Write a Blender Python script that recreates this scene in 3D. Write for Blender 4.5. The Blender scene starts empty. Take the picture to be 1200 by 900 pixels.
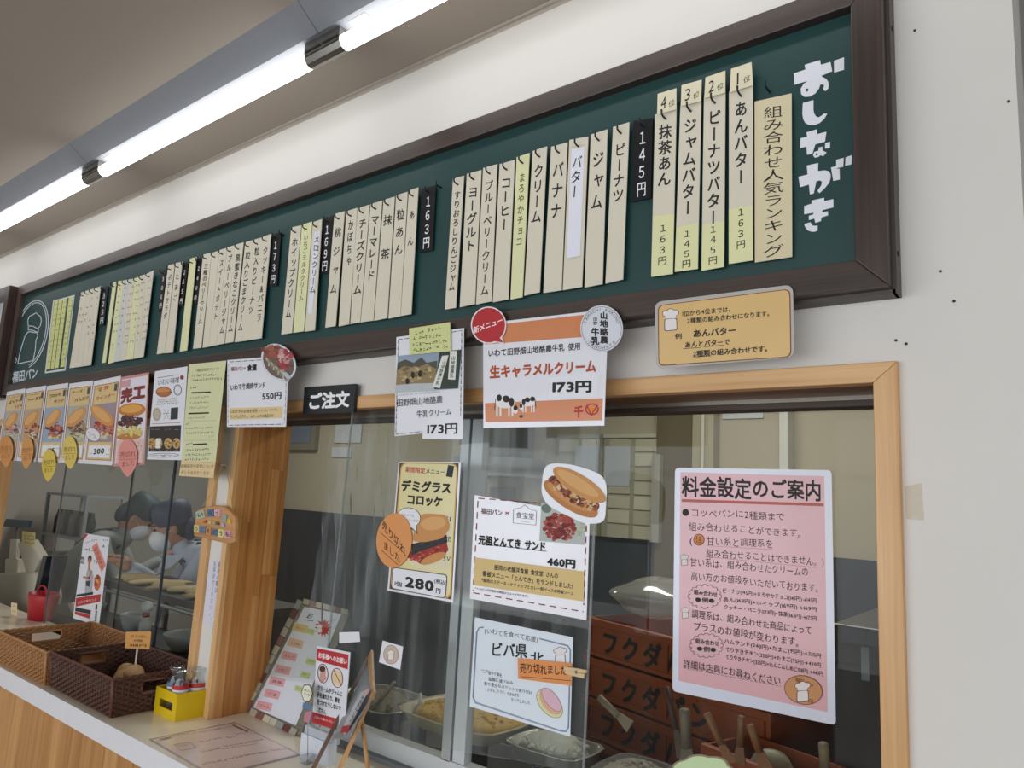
import bpy, bmesh, math, random
from math import sin, cos, pi, sqrt
from mathutils import Vector, Matrix
random.seed(7)
SC = bpy.context.scene; COL = SC.collection

# ------------------------------------------------------------ camera
FPX = 860.0
YAW, PIT, ROL = 0.6780581, 0.1508988, 0.0532554
CAM = Vector((0.0, -1.2, 1.51))
_f = Vector((-sin(YAW)*cos(PIT), cos(YAW)*cos(PIT), sin(PIT)))
_r = Vector((cos(YAW), sin(YAW), 0)); _u = _r.cross(_f)
RR = cos(ROL)*_r + sin(ROL)*_u; UU = -sin(ROL)*_r + cos(ROL)*_u
cd = bpy.data.cameras.new('camera'); cam = bpy.data.objects.new('camera', cd); COL.objects.link(cam)
cam.matrix_world = Matrix(((RR.x, UU.x, -_f.x, CAM.x), (RR.y, UU.y, -_f.y, CAM.y), (RR.z, UU.z, -_f.z, CAM.z), (0, 0, 0, 1)))
cd.sensor_width = 36; cd.lens = 36*FPX/1200; cd.clip_start = .01
SC.camera = cam
# ------------------------------------------------------------ world, exposure, big lights
SC.view_settings.view_transform = 'Standard'; SC.view_settings.look = 'None'
SC.view_settings.gamma = 1; SC.view_settings.use_curve_mapping = False
SC.view_settings.exposure = -0.27
w = bpy.data.worlds.new('world'); SC.world = w; w.use_nodes = True
w.node_tree.nodes['Background'].inputs[0].default_value = (.80, .90, 1.0, 1)
w.node_tree.nodes['Background'].inputs[1].default_value = 1.6
SC.cycles.max_bounces = 8; SC.cycles.transparent_max_bounces = 24
SC.cycles.glossy_bounces = 4; SC.cycles.caustics_reflective = False; SC.cycles.caustics_refractive = False

def area(name, loc, rot, sx, sy, power, color):
    l = bpy.data.lights.new(name, 'AREA'); l.shape = 'RECTANGLE'; l.size = sx; l.size_y = sy; l.energy = power; l.color = color
    o = bpy.data.objects.new(name, l); COL.objects.link(o); o.location = loc; o.rotation_euler = rot; return o
# daylight entering by the shop windows behind and beside the camera
area('daylight_window', (-1.6, -4.35, 1.35), (math.radians(90), 0, 0), 7.4, 1.9, 125, (.97, .98, 1.0))
area('daylight_side', (2.85, -1.9, 1.3), (math.radians(90), 0, math.radians(90)), 2.8, 1.9, 30, (.93, .96, 1.0))
# unseen area lights added under the kitchen ceiling to brighten the interior
area('kitchen_fill', (-1.2, 1.5, 2.52), (0, 0, 0), 1.2, .25, 26, (1, .97, .88))
area('kitchen_fill_far', (-4.4, 1.5, 2.52), (0, 0, 0), 1.2, .25, 22, (1, .98, .92))

# ------------------------------------------------------------ materials
def lin(c):
    if isinstance(c, str):
        c = [int(c[i:i+2], 16)/255 for i in (0, 2, 4)]
        c = [x/12.92 if x <= .04045 else ((x+.055)/1.055)**2.4 for x in c]
    return (c[0], c[1], c[2], 1)
MC = {}
def M(hexc, rough=.6, metal=0, coat=0, noise=0, scale=20, bump=0, emit=0, alpha=None, tr=0):
    k = (hexc, rough, metal, coat, noise, scale, bump, emit, alpha, tr)
    if k in MC: return MC[k]
    m = bpy.data.materials.new('mat_'+str(hexc)); m.use_nodes = True; nt = m.node_tree; b = nt.nodes['Principled BSDF']
    c = lin(hexc); b.inputs['Base Color'].default_value = c; b.inputs['Roughness'].default_value = rough
    b.inputs['Metallic'].default_value = metal; b.inputs['Coat Weight'].default_value = coat; b.inputs['Coat Roughness'].default_value = .12
    tc = nt.nodes.new('ShaderNodeTexCoord')
    n = nt.nodes.new('ShaderNodeTexNoise'); n.inputs['Scale'].default_value = scale; n.inputs['Detail'].default_value = 4
    nt.links.new(tc.outputs['Object'], n.inputs['Vector'])
    amt = noise if noise else .04
    mx = nt.nodes.new('ShaderNodeMix'); mx.data_type = 'RGBA'
    mx.inputs['A'].default_value = tuple(x*(1-amt) for x in c[:3])+(1,); mx.inputs['B'].default_value = tuple(min(1, x*(1+amt)) for x in c[:3])+(1,)
    nt.links.new(n.outputs['Fac'], mx.inputs['Factor']); nt.links.new(mx.outputs['Result'], b.inputs['Base Color'])
    if bump:
        bp = nt.nodes.new('ShaderNodeBump'); bp.inputs['Strength'].default_value = bump; bp.inputs['Distance'].default_value = .002
        nt.links.new(n.outputs['Fac'], bp.inputs['Height']); nt.links.new(bp.outputs['Normal'], b.inputs['Normal'])
    if emit: b.inputs['Emission Color'].default_value = c; b.inputs['Emission Strength'].default_value = emit
    if alpha is not None: b.inputs['Alpha'].default_value = alpha
    if tr: b.inputs['Subsurface Weight'].default_value = 0
    MC[k] = m; return m
def wood(name, c1, c2, axis='Z', scale=1.0, rough=.45, coat=.15, seed=0.0):
    if name in MC: return MC[name]
    m = bpy.data.materials.new(name); m.use_nodes = True; nt = m.node_tree; b = nt.nodes['Principled BSDF']
    tc = nt.nodes.new('ShaderNodeTexCoord'); mp = nt.nodes.new('ShaderNodeMapping')
    s = [60*scale]*3; s['XYZ'.index(axis)] = 1.6*scale; mp.inputs['Scale'].default_value = s; mp.inputs['Location'].default_value = (seed, seed*1.7, seed*.3)
    nt.links.new(tc.outputs['Object'], mp.inputs['Vector'])
    n1 = nt.nodes.new('ShaderNodeTexNoise'); n1.inputs['Scale'].default_value = 1; n1.inputs['Detail'].default_value = 6; n1.inputs['Roughness'].default_value = .6; n1.inputs['Distortion'].default_value = .4
    n2 = nt.nodes.new('ShaderNodeTexNoise'); n2.inputs['Scale'].default_value = 3; n2.inputs['Detail'].default_value = 2
    nt.links.new(mp.outputs[0], n1.inputs['Vector']); nt.links.new(tc.outputs['Object'], n2.inputs['Vector'])
    ad = nt.nodes.new('ShaderNodeMath'); ad.operation = 'MULTIPLY_ADD'; ad.inputs[1].default_value = .35; 
    nt.links.new(n2.outputs['Fac'], ad.inputs[0]); nt.links.new(n1.outputs['Fac'], ad.inputs[2])
    cr = nt.nodes.new('ShaderNodeValToRGB'); cr.color_ramp.elements[0].position = .45; cr.color_ramp.elements[1].position = .9
    cr.color_ramp.elements[0].color = lin(c1); cr.color_ramp.elements[1].color = lin(c2)
    nt.links.new(ad.outputs[0], cr.inputs[0]); nt.links.new(cr.outputs[0], b.inputs['Base Color'])
    b.inputs['Roughness'].default_value = rough; b.inputs['Coat Weight'].default_value = coat; b.inputs['Coat Roughness'].default_value = .2
    bp = nt.nodes.new('ShaderNodeBump'); bp.inputs['Strength'].default_value = .12; bp.inputs['Distance'].default_value = .001
    nt.links.new(n1.outputs['Fac'], bp.inputs['Height']); nt.links.new(bp.outputs['Normal'], b.inputs['Normal'])
    MC[name] = m; return m
def glassy(name, tint=(1, 1, 1), haze=.03, rough=.0, streak=False, hazec='c8ccd0', gain=1.0):
    if name in MC: return MC[name]
    m = bpy.data.materials.new(name); m.use_nodes = True; nt = m.node_tree; nt.nodes.clear()
    out = nt.nodes.new('ShaderNodeOutputMaterial')
    tr = nt.nodes.new('ShaderNodeBsdfTransparent'); tr.inputs[0].default_value = (*tint, 1)
    gl = nt.nodes.new('ShaderNodeBsdfGlossy'); gl.inputs['Roughness'].default_value = rough
    df = nt.nodes.new('ShaderNodeBsdfDiffuse'); df.inputs[0].default_value = lin(hazec)
    fr = nt.nodes.new('ShaderNodeFresnel'); fr.inputs[0].default_value = 1.45
    ge = nt.nodes.new('ShaderNodeNewGeometry')
    iv = nt.nodes.new('ShaderNodeMath'); iv.operation = 'SUBTRACT'; iv.inputs[0].default_value = 1; nt.links.new(ge.outputs['Backfacing'], iv.inputs[1])
    mu = nt.nodes.new('ShaderNodeMath'); mu.operation = 'MULTIPLY'; nt.links.new(fr.outputs[0], mu.inputs[0]); nt.links.new(iv.outputs[0], mu.inputs[1])
    m2 = nt.nodes.new('ShaderNodeMath'); m2.operation = 'MULTIPLY'; m2.inputs[1].default_value = gain; m2.use_clamp = True; nt.links.new(mu.outputs[0], m2.inputs[0])
    a = nt.nodes.new('ShaderNodeMixShader'); nt.links.new(tr.outputs[0], a.inputs[1]); nt.links.new(df.outputs[0], a.inputs[2]); a.inputs[0].default_value = haze
    if streak:
        tc = nt.nodes.new('ShaderNodeTexCoord'); mp = nt.nodes.new('ShaderNodeMapping'); mp.inputs['Scale'].default_value = (14, 14, 1.2)
        n = nt.nodes.new('ShaderNodeTexNoise'); n.inputs['Scale'].default_value = 2; n.inputs['Detail'].default_value = 5
        nt.links.new(tc.outputs['Object'], mp.inputs[0]); nt.links.new(mp.outputs[0], n.inputs['Vector'])
        q = nt.nodes.new('ShaderNodeMapRange'); q.inputs[1].default_value = .45; q.inputs[2].default_value = .8; q.inputs[3].default_value = haze*.5; q.inputs[4].default_value = haze*3
        nt.links.new(n.outputs['Fac'], q.inputs[0]); nt.links.new(q.outputs[0], a.inputs[0])
    b = nt.nodes.new('ShaderNodeMixShader'); nt.links.new(m2.outputs[0], b.inputs[0]); nt.links.new(a.outputs[0], b.inputs[1]); nt.links.new(gl.outputs[0], b.inputs[2])
    nt.links.new(b.outputs[0], out.inputs[0]); MC[name] = m; return m

# ------------------------------------------------------------ mesh builder
class MB:
    def __init__(s): s.v = []; s.f = []; s.mi = []; s.ms = []; s.sm = []
    def mat(s, m):
        if m not in s.ms: s.ms.append(m)
        return s.ms.index(m)
    def add(s, vs, fs, m, smooth=False):
        o = len(s.v); s.v += [Vector(p) for p in vs]; k = s.mat(m)
        for f in fs: s.f.append([i+o for i in f]); s.mi.append(k); s.sm.append(smooth)
        return s
    def box(s, a, b, m):
        x0, y0, z0 = [min(a[i], b[i]) for i in range(3)]; x1, y1, z1 = [max(a[i], b[i]) for i in range(3)]
        return s.add([(x0, y0, z0), (x1, y0, z0), (x1, y1, z0), (x0, y1, z0), (x0, y0, z1), (x1, y0, z1), (x1, y1, z1), (x0, y1, z1)],
              [(0, 3, 2, 1), (4, 5, 6, 7), (0, 1, 5, 4), (1, 2, 6, 5), (2, 3, 7, 6), (3, 0, 4, 7)], m)
    def prism(s, pts, off, m, smooth=False):      # closed polygon (front, ccw seen from -off side) extruded by off
        n = len(pts); off = Vector(off); P = [Vector(p) for p in pts]
        s.add(P+[p+off for p in P], [list(range(n)), list(range(2*n-1, n-1, -1))]+[[i, i+n, (i+1) % n+n, (i+1) % n] for i in range(n)], m, smooth)
        return s
    def tube(s, pts, r, m, n=8, smooth=True, taper=None):
        pts = [Vector(p) for p in pts]; rings = []; up = Vector((.13, .21, 1)).normalized(); vs = []
        for i, p in enumerate(pts):
            t = (pts[min(i+1, len(pts)-1)]-pts[max(i-1, 0)]).normalized()
            a = t.cross(up); 
            if a.length < .05: a = t.cross(Vector((1, 0, 0)))
            a.normalize(); b = t.cross(a); rr = r if taper is None else r*taper[i]
            vs += [p+a*cos(2*pi*k/n)*rr+b*sin(2*pi*k/n)*rr for k in range(n)]
        fs = [[i*n+k, i*n+(k+1) % n, (i+1)*n+(k+1) % n, (i+1)*n+k] for i in range(len(pts)-1) for k in range(n)]
        fs += [list(range(n))[::-1], [(len(pts)-1)*n+k for k in range(n)]]
        return s.add(vs, fs, m, smooth)
    def lathe(s, c, prof, m, n=20, ax=None, cap=False):
        c = Vector(c); vs = []
        for r, z in prof:
            for k in range(n):
                q = Vector((cos(2*pi*k/n)*r, sin(2*pi*k/n)*r, z))
                if ax is not None: q = ax @ q
                vs.append(c+q)
        fs = [[i*n+k, i*n+(k+1) % n, (i+1)*n+(k+1) % n, (i+1)*n+k] for i in range(len(prof)-1) for k in range(n)]
        if cap: fs += [list(range(n))[::-1], [(len(prof)-1)*n+k for k in range(n)]]
        return s.add(vs, fs, m, True)
    def ell(s, c, rad, m, nu=16, nv=10, rot=None, jit=0, seed=0):
        rn = random.Random(seed); ph = [rn.random()*6 for _ in range(6)]; vs = []
        for j in range(nv+1):
            th = pi*j/nv
            for i in range(nu):
                a = 2*pi*i/nu; d = Vector((sin(th)*cos(a), sin(th)*sin(a), cos(th)))
                k = 1+jit*(sin(d.x*4+ph[0])+sin(d.y*5+ph[1])+sin(d.z*6+ph[2]))/3
                q = Vector((d.x*rad[0]*k, d.y*rad[1]*k, d.z*rad[2]*k))
                if rot is not None: q = rot @ q
                vs.append(Vector(c)+q)
        fs = [[j*nu+i, (j+1)*nu+i, (j+1)*nu+(i+1) % nu, j*nu+(i+1) % nu] for j in range(nv) for i in range(nu)]
        return s.add(vs, fs, m, True)
    def build(s, name, parent=None, origin=None, label=None):
        o0 = Vector(origin) if origin is not None else (Vector(parent['_o']) if parent is not None else Vector((0, 0, 0)))
        me = bpy.data.meshes.new(name); me.from_pydata([p-o0 for p in s.v], [], s.f)
        for m in s.ms: me.materials.append(m)
        me.polygons.foreach_set('material_index', s.mi); me.polygons.foreach_set('use_smooth', s.sm); me.update()
        o = bpy.data.objects.new(name, me); COL.objects.link(o)
        if parent is not None:
            o.parent = parent
            if origin is not None: o.location = o0-Vector(parent['_o'])
        else: o.location = o0
        o['_o'] = tuple(o0)
        if label: o['label'] = label
        return o
ALL = []
ROM = [('生キャラメルクリーム', 'raw caramel cream'), ('組み合わせ人気ランキング', 'popular combinations ranking'), ('ピーナツバター', 'peanut butter'), ('ジャムバター', 'jam butter'), ('あんバター', 'bean paste butter'), ('抹茶あん', 'matcha bean paste'), ('粒入りピーナツ', 'crunchy peanut'), ('ピーナツ', 'peanut'), ('ブルーベリークリーム', 'blueberry cream'), ('ブルーベリージャム', 'blueberry jam'), ('すりおろしりんごジャム', 'grated apple jam'), ('桃ジャム', 'peach jam'), ('ジャム', 'jam'), ('バター', 'butter'), ('バナナ', 'banana'), ('メロンクリーム', 'melon cream'), ('いちごミルククリーム', 'strawberry milk cream'), ('ホイップクリーム', 'whipped cream'), ('チーズクリーム', 'cheese cream'), ('粒入りごまクリーム', 'sesame cream'), ('黒蜜きなこクリーム', 'black honey cream'), ('三種のベリークリーム', 'three berry cream'), ('クリーム', 'cream filling'), ('まろやかチョコ', 'mild chocolate'), ('コーヒー', 'coffee'), ('ヨーグルト', 'yogurt'), ('粒あん', 'chunky bean paste'), ('あん', 'bean paste'), ('マーマレード', 'marmalade'), ('抹茶', 'matcha'), ('かぼちゃ', 'pumpkin'), ('クッキー&バニラ', 'cookie and vanilla'), ('スイートポテト', 'sweet potato'), ('ポテトサラダ', 'potato salad'), ('たまご', 'egg'), ('円', ' yen'), ('1位', 'first place'), ('2位', 'second place'), ('3位', 'third place'), ('4位', 'fourth place')]
def eng(t):
    for a, b_ in ROM: t = t.replace(a, b_)
    return t
def thing(name, label, cat, origin, group=None):
    o = bpy.data.objects.new(name, None); COL.objects.link(o); o.empty_display_size = .02
    o.location = origin; o['_o'] = tuple(origin); o['label'] = eng(label); o['category'] = cat
    if group: o['group'] = group
    return o
def tag(o, label, cat, group=None):
    o['label'] = eng(label); o['category'] = cat
    if group: o['group'] = group
    return o
def struct(o): o['kind'] = 'structure'; return o
def bevel(o, wd=.002, seg=2):
    md = o.modifiers.new('bevel', 'BEVEL'); md.width = wd; md.segments = seg; md.limit_method = 'ANGLE'; return o

# ------------------------------------------------------------ from a photo pixel to a point of the place
def ray(px, py): return (RR*(px-600)+UU*(450-py)+_f*FPX).normalized()
def at(px, py, y=0.): d = ray(px, py); return CAM+d*((y-CAM.y)/d.y)
def atz(px, py, z): d = ray(px, py); return CAM+d*((z-CAM.z)/d.z)
def atx(px, py, x): d = ray(px, py); return CAM+d*((x-CAM.x)/d.x)
def Z(ox, oy, s): return lambda *p: ((ox+p[0]*s, oy+p[1]*s) if len(p) == 2 else [(ox+a*s, oy+b*s) for a, b in p])

# ------------------------------------------------------------ glyphs
GC = {}; _cu = bpy.data.curves.new('glyph', 'FONT'); _go = bpy.data.objects.new('glyph', _cu); COL.objects.link(_go)
def glyph(ch, wt):
    if wt > .008:
        vs, fs, ad = glyph(ch, 0); k = (ch, wt)
        if k not in GC:
            V = []; F = []; w_ = wt*.85 if wt < .03 else wt*.9
            ds = [(1, 1), (-1, 1), (-1, -1), (1, -1)]+([(1.4, 0), (-1.4, 0), (0, 1.4), (0, -1.4)] if wt > .035 else [])+([(0, 0)] if wt > .028 else [])
            for a, b_ in ds:
                o = len(V); V += [(x+a*w_*.75, y+b_*w_*.75, len(V)//max(1, len(vs))) for x, y, _ in vs]; F += [[i+o for i in f] for f in fs]
            GC[k] = (V, F, ad)
        return GC[k]
    wt = 0; k = (ch, wt)
    if k not in GC:
        _cu.body = ch; _cu.offset = wt; _cu.resolution_u = 2
        m = bpy.data.meshes.new_from_object(_go)
        vs = [(v.co.x, v.co.y) for v in m.vertices]; fs = [list(p.vertices) for p in m.polygons]
        bpy.data.meshes.remove(m)
        if vs:
            if ord(ch) > 0x2000: ad = 1.0; cy = .38
            else: ad = max(v[0] for v in vs)-min(v[0] for v in vs)+.12; cy = .36; x0 = min(v[0] for v in vs)-.06; vs = [(x-x0, y) for x, y in vs]
            vs = [(x, y-cy, 0) for x, y in vs]
        else: ad = .5 if ord(ch) < 0x2000 else 1.0
        GC[k] = (vs, fs, ad)
    return GC[k]
INK = '1c1a18'

# a flat sheet: plane through pixel corners, everything printed on it given by photo pixels
class Sheet:
    def __init__(s, px, plane, name=None, label=None, cat=None, group=None, th=.0008, back=None, mat=None, round_=0, shape=None, parent=None, own=True, partname='paper'):
        # plane: y value, or (point, normal)
        if isinstance(plane, (int, float)): s.p = Vector((0, plane, 0)); s.n = Vector((0, -1, 0))
        else: s.p = Vector(plane[0]); s.n = Vector(plane[1]).normalized()
        s.k = 0; s.px = px
        pts = shape or px
        P = [s.W(a, b, 0) for a, b in pts]
        c = sum(P, Vector())/len(P); s.c = c
        if parent is None:
            low = min(P, key=lambda q: q.z); s.t = thing(name, label, cat, (c.x, c.y, low.z), group)
        else: s.t = parent
        b = MB(); b.prism(P, -s.n*th, mat)
        # keep winding outward-facing on the front
        s.base = b.build(partname, s.t)
        a = px; s.right = ((a[1][0]-a[0][0]+a[2][0]-a[3][0])/2, (a[1][1]-a[0][1]+a[2][1]-a[3][1])/2)
        d = ((a[3][0]-a[0][0]+a[2][0]-a[1][0])/2, (a[3][1]-a[0][1]+a[2][1]-a[1][1])/2); L = math.hypot(*d); s.down = (d[0]/L, d[1]/L)
        L = math.hypot(*s.right); s.rt = (s.right[0]/L, s.right[1]/L)
        s.pr = {}
    def W(s, a, b, d):
        r = ray(a, b); q = s.p+s.n*d; return CAM+r*((q-CAM).dot(s.n)/r.dot(s.n))
    def layer(s, n=1): s.k += n; return .00025+s.k*.000008
    def mb(s, part): return s.pr.setdefault(part, MB())
    def poly(s, pts, m, part='print', clip=None):
        d = s.layer(); s.mb(part).add([s.W(a, b, d) for a, b in pts], [list(range(len(pts)))], m)
    def el(s, c, ax, ang, m, part='print', n=22, a0=0, a1=2*pi):
        ca, sa = cos(math.radians(ang)), sin(math.radians(ang)); P = []
        for i in range(n):
            t = a0+(a1-a0)*i/(n if a1-a0 > 6.28 else n-1); x, y = ax[0]*cos(t), ax[1]*sin(t); P.append((c[0]+x*ca-y*sa, c[1]+x*sa+y*ca))
        s.poly(P, m, part)
    def ring(s, c, ax, ang, w_, m, part='print', n=26, a0=0, a1=2*pi):
        ca, sa = cos(math.radians(ang)), sin(math.radians(ang)); d = s.layer(); vs = []
        N = n+1
        for i in range(N):
            t = a0+(a1-a0)*i/n
            for kk in (1, 0):
                x, y = (ax[0]-kk*w_)*cos(t), (ax[1]-kk*w_)*sin(t); vs.append(s.W(c[0]+x*ca-y*sa, c[1]+x*sa+y*ca, d))
        s.mb(part).add(vs, [[2*i, 2*i+1, 2*i+3, 2*i+2] for i in range(n)], m)
    def line(s, pts, w_, m, part='print', closed=False):
        d = s.layer(); n = len(pts); b = s.mb(part)
        for i in range(n if closed else n-1):
            (x0, y0), (x1, y1) = pts[i], pts[(i+1) % n]; L = math.hypot(x1-x0, y1-y0) or 1; nx, ny = -(y1-y0)/L*w_/2, (x1-x0)/L*w_/2
            ex, ey = (x1-x0)/L*w_*.3, (y1-y0)/L*w_*.3
            b.add([s.W(x0-ex+nx, y0-ey+ny, d), s.W(x1+ex+nx, y1+ey+ny, d), s.W(x1+ex-nx, y1+ey-ny, d), s.W(x0-ex-nx, y0-ey-ny, d)], [[0, 1, 2, 3]], m)
    def dash(s, p0, p1, w_, m, on, off, dot=False):
        L = math.hypot(p1[0]-p0[0], p1[1]-p0[1]); t = 0; ux, uy = (p1[0]-p0[0])/L, (p1[1]-p0[1])/L
        while t < L:
            e = min(L, t+on); s.line([(p0[0]+ux*t, p0[1]+uy*t), (p0[0]+ux*e, p0[1]+uy*e)], w_, m)
            if dot and e+off/2 < L: q = e+off/2; s.line([(p0[0]+ux*q, p0[1]+uy*q), (p0[0]+ux*(q+w_), p0[1]+uy*(q+w_))], w_, m)
            t = e+off
    def text(s, st, p0, p1, h, wt=.01, m=None, part='lettering', jit=0, seed=1):
        m = m or M(INK); rn = random.Random(seed); gs = [glyph(c, wt) for c in st]; W_ = sum(g[2] for g in gs)
        ux, uy = (p1[0]-p0[0])/W_, (p1[1]-p0[1])/W_; dx, dy = s.down[0]*h, s.down[1]*h; x = 0; s.layer(2); d = s.layer(); s.layer(3); b = s.mb(part)
        for vs, fs, ad in gs:
            if vs:
                jy = (rn.random()-.5)*jit; js = 1+(rn.random()-.5)*jit; sh = (rn.random()-.5)*jit*.6
                b.add([s.W(p0[0]+ux*(x+gx+sh*gy)-dx*(gy*js+jy), p0[1]+uy*(x+gx+sh*gy)-dy*(gy*js+jy), d+gk*4e-6) for gx, gy, gk in vs], fs, m)
            x += ad
    def vtext(s, st, p0, p1, w_, wt=.01, m=None, part='lettering', fill=.95, jit=0, seed=1, rt=None):
        m = m or M(INK); rn = random.Random(seed); n = len(st); rx, ry = rt or s.rt; rx, ry = rx*w_, ry*w_
        vx, vy = (p1[0]-p0[0])/n, (p1[1]-p0[1])/n; s.layer(2); d = s.layer(); s.layer(3); b = s.mb(part)
        for i, c in enumerate(st):
            vs, fs, ad = glyph(c, wt)
            if not vs: continue
            cx, cy = p0[0]+vx*(i+.5), p0[1]+vy*(i+.5)
            if ord(c) < 0x2000: vs = [(x-ad/2+.5, y, k_) for x, y, k_ in vs]
            if c in 'ー―～': vs = [((.5-gy), (.5-gx), k_) for gx, gy, k_ in vs]
            elif c in 'っゃゅょッャュョァィ': vs = [(x+.1, y+.1, k_) for x, y, k_ in vs]
            js = 1+(rn.random()-.5)*jit; sh = jit*.5+(rn.random()-.5)*jit*.5
            b.add([s.W(cx+rx*(gx-.5)*js-vx*fill*gy, cy+ry*(gx-.5)*js-vy*fill*(gy-sh*(gx-.5)), d+gk*4e-6) for gx, gy, gk in vs], fs, m)
    def scrib(s, p0, p1, h, m, seed=0, dens=.8):      # lettering too small to read: broken pen strokes
        rn = random.Random(seed*31+int(p0[0]*7+p0[1]*13)); L = math.hypot(p1[0]-p0[0], p1[1]-p0[1]); ux, uy = (p1[0]-p0[0])/L, (p1[1]-p0[1])/L; t = 0; d = s.layer(); b = s.mb('fine_print')
        dx, dy = s.down
        while t < L-h*.3:
            if rn.random() < dens:
                for q in range(3):
                    a = rn.random(); ln = h*(.3+.5*rn.random()); wv = h*.12; cx = p0[0]+ux*(t+h*.4+rn.uniform(-.2, .2)*h)+dx*h*rn.uniform(-.35, .35); cy = p0[1]+uy*(t+h*.4)+dy*h*rn.uniform(-.35, .35)
                    ax, ay = (ux, uy) if a < .6 else (dx, dy); bx, by = (dx, dy) if a < .6 else (ux, uy)
                    b.add([s.W(cx+ax*ln*i/2+bx*wv*j/2, cy+ay*ln*i/2+by*wv*j/2, d) for i, j in ((-1, -1), (1, -1), (1, 1), (-1, 1))], [[0, 1, 2, 3]], m)
            t += h*.85
    def blobs(s, c, ax, ang, n, r, mats, seed=1, part='print'):
        rn = random.Random(seed); ca, sa = cos(math.radians(ang)), sin(math.radians(ang))
        for i in range(n):
            t = rn.random()*2*pi; q = sqrt(rn.random()); x, y = ax[0]*q*cos(t), ax[1]*q*sin(t)
            cc = (c[0]+x*ca-y*sa, c[1]+x*sa+y*ca); rr = r*(.6+.8*rn.random()); m = mats[i % len(mats)]; k0 = rn.random()*3
            s.poly([(cc[0]+rr*cos(k0+j*1.047)*(.7+.5*rn.random()), cc[1]+rr*sin(k0+j*1.047)*(.7+.5*rn.random())*.8) for j in range(6)], m, part)
    def end(s, names=None):
        for k, b in s.pr.items():
            if b.v:
                k = k.split('#')[0]; o = b.build(k if k != 'print' else 'printed_picture', s.t)
                if k == 'fine_print': o['kind'] = 'stuff'
        return s.t
def rpoly(px, r=.1, n=5):
    out = []; N = len(px)
    for i in range(N):
        a, b, c = px[i-1], px[i], px[(i+1) % N]
        la, lc = math.hypot(a[0]-b[0], a[1]-b[1]), math.hypot(c[0]-b[0], c[1]-b[1]); R = min(la, lc)*r if r < 1 else r
        p = (b[0]+(a[0]-b[0])/la*R, b[1]+(a[1]-b[1])/la*R); q = (b[0]+(c[0]-b[0])/lc*R, b[1]+(c[1]-b[1])/lc*R)
        for j in range(n+1):
            t = j/n; out.append(((1-t)**2*p[0]+2*t*(1-t)*b[0]+t*t*q[0], (1-t)**2*p[1]+2*t*(1-t)*b[1]+t*t*q[1]))
    return out
def epoly(c, ax, ang=0, n=28, tip=0):
    ca, sa = cos(math.radians(ang)), sin(math.radians(ang)); P = []
    for i in range(n):
        t = 2*pi*i/n; x, y = ax[0]*cos(t), ax[1]*sin(t)
        if tip and y > ax[1]*.8: y += tip*(1-abs(x)/ax[0]/.6)*1.0 if abs(x) < ax[0]*.6 else 0
        P.append((c[0]+x*ca-y*sa, c[1]+x*sa+y*ca))
    return P
def lerp(a, b, t): return (a[0]+(b[0]-a[0])*t, a[1]+(b[1]-a[1])*t)
def quv(q, u, v): return lerp(lerp(q[0], q[1], u), lerp(q[3], q[2], u), v)
def inset(q, a, b, c, d): return [quv(q, a, b), quv(q, c, b), quv(q, c, d), quv(q, a, d)]

# ============================================================ SETTING
WX0, WX1 = -6.4, -0.064            # wall extents
ZC, ZCEIL = .848, 2.602            # counter top, ceiling
wallm = M('dcd8d2', .75, noise=.05, scale=3, bump=.12)
W1 = (-1.98, -.26, .80, 1.707)     # window 1 opening x0,x1,z0,z1
W2 = (-4.35, -2.12, .80, 1.707)
b = MB()
b.box((WX0, 0, 1.735), (WX1, .17, ZCEIL), wallm)
b.box((-.226, 0, 0), (WX1, .17, 1.735), wallm)
b.box((-2.085, 0, .78), (-2.005, .17, 1.735), wallm)
b.box((WX0, 0, .78), (-4.39, .17, 1.735), wallm)
b.box((WX0, 0, 0), (-.226, .17, .78), wallm)
wf_ = struct(b.build('wall_front'))
for p in ((1102, 318), (1118, 353), (1050, 399), (1062, 403), (1072, 36), (1182, 119)):
    q_ = at(*p, 0); MB().lathe((q_.x, -.0004, q_.z), [(0, 0), (.0022, 0), (.0022, .0006)], M('3a342e', .8), 8, Matrix.Rotation(pi/2, 3, 'X')).build('nail_hole', wf_)
q_ = [at(*p, -.0003) for p in ((1060, 570), (1080, 566), (1083, 610), (1062, 608))]; MB().add(q_, [[0, 1, 2, 3]], M('cdc4b2', .8, noise=.1, scale=80)).build('tape_mark', wf_)
struct(MB().box((WX1-.012, .17, 0), (WX1, 3.0, ZCEIL), M('a9a29c', .8)).build('wall_passage'))
struct(MB().box((WX1, 2.9, 0), (3.0, 3.0, ZCEIL), M('a9a29c', .8)).build('wall_passage_end'))
ceil = M('a0958a', .85, noise=.03, scale=2, bump=.05)
struct(MB().box((WX0, -4.6, ZCEIL), (3.0, 0, ZCEIL+.05), ceil).build('ceiling'))
struct(MB().box((WX0, 0, ZCEIL), (3.0, 3.0, ZCEIL+.05), M('8f8a7e', .85)).build('ceiling_kitchen'))
struct(MB().box((WX0, -4.6, -.05), (3.0, 3.0, 0), M('8f8a83', .5, noise=.1)).build('floor'))
struct(MB().box((WX0-.1, -4.6, 0), (WX0, 3.0, ZCEIL), M('cfcac2', .8)).build('wall_left'))
# coving between ceiling and wall
cv = MB(); cv.prism([(WX0, -.012, ZCEIL), (WX0, 0, ZCEIL-.007), (WX0, 0, ZCEIL)], (WX1-WX0, 0, 0), M('b3aa9d', .6))
cv.box((WX0, -.018, ZCEIL-.004), (WX1, -.012, ZCEIL), M('b3aa9d', .6)); struct(cv.build('trim_1'))
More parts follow.
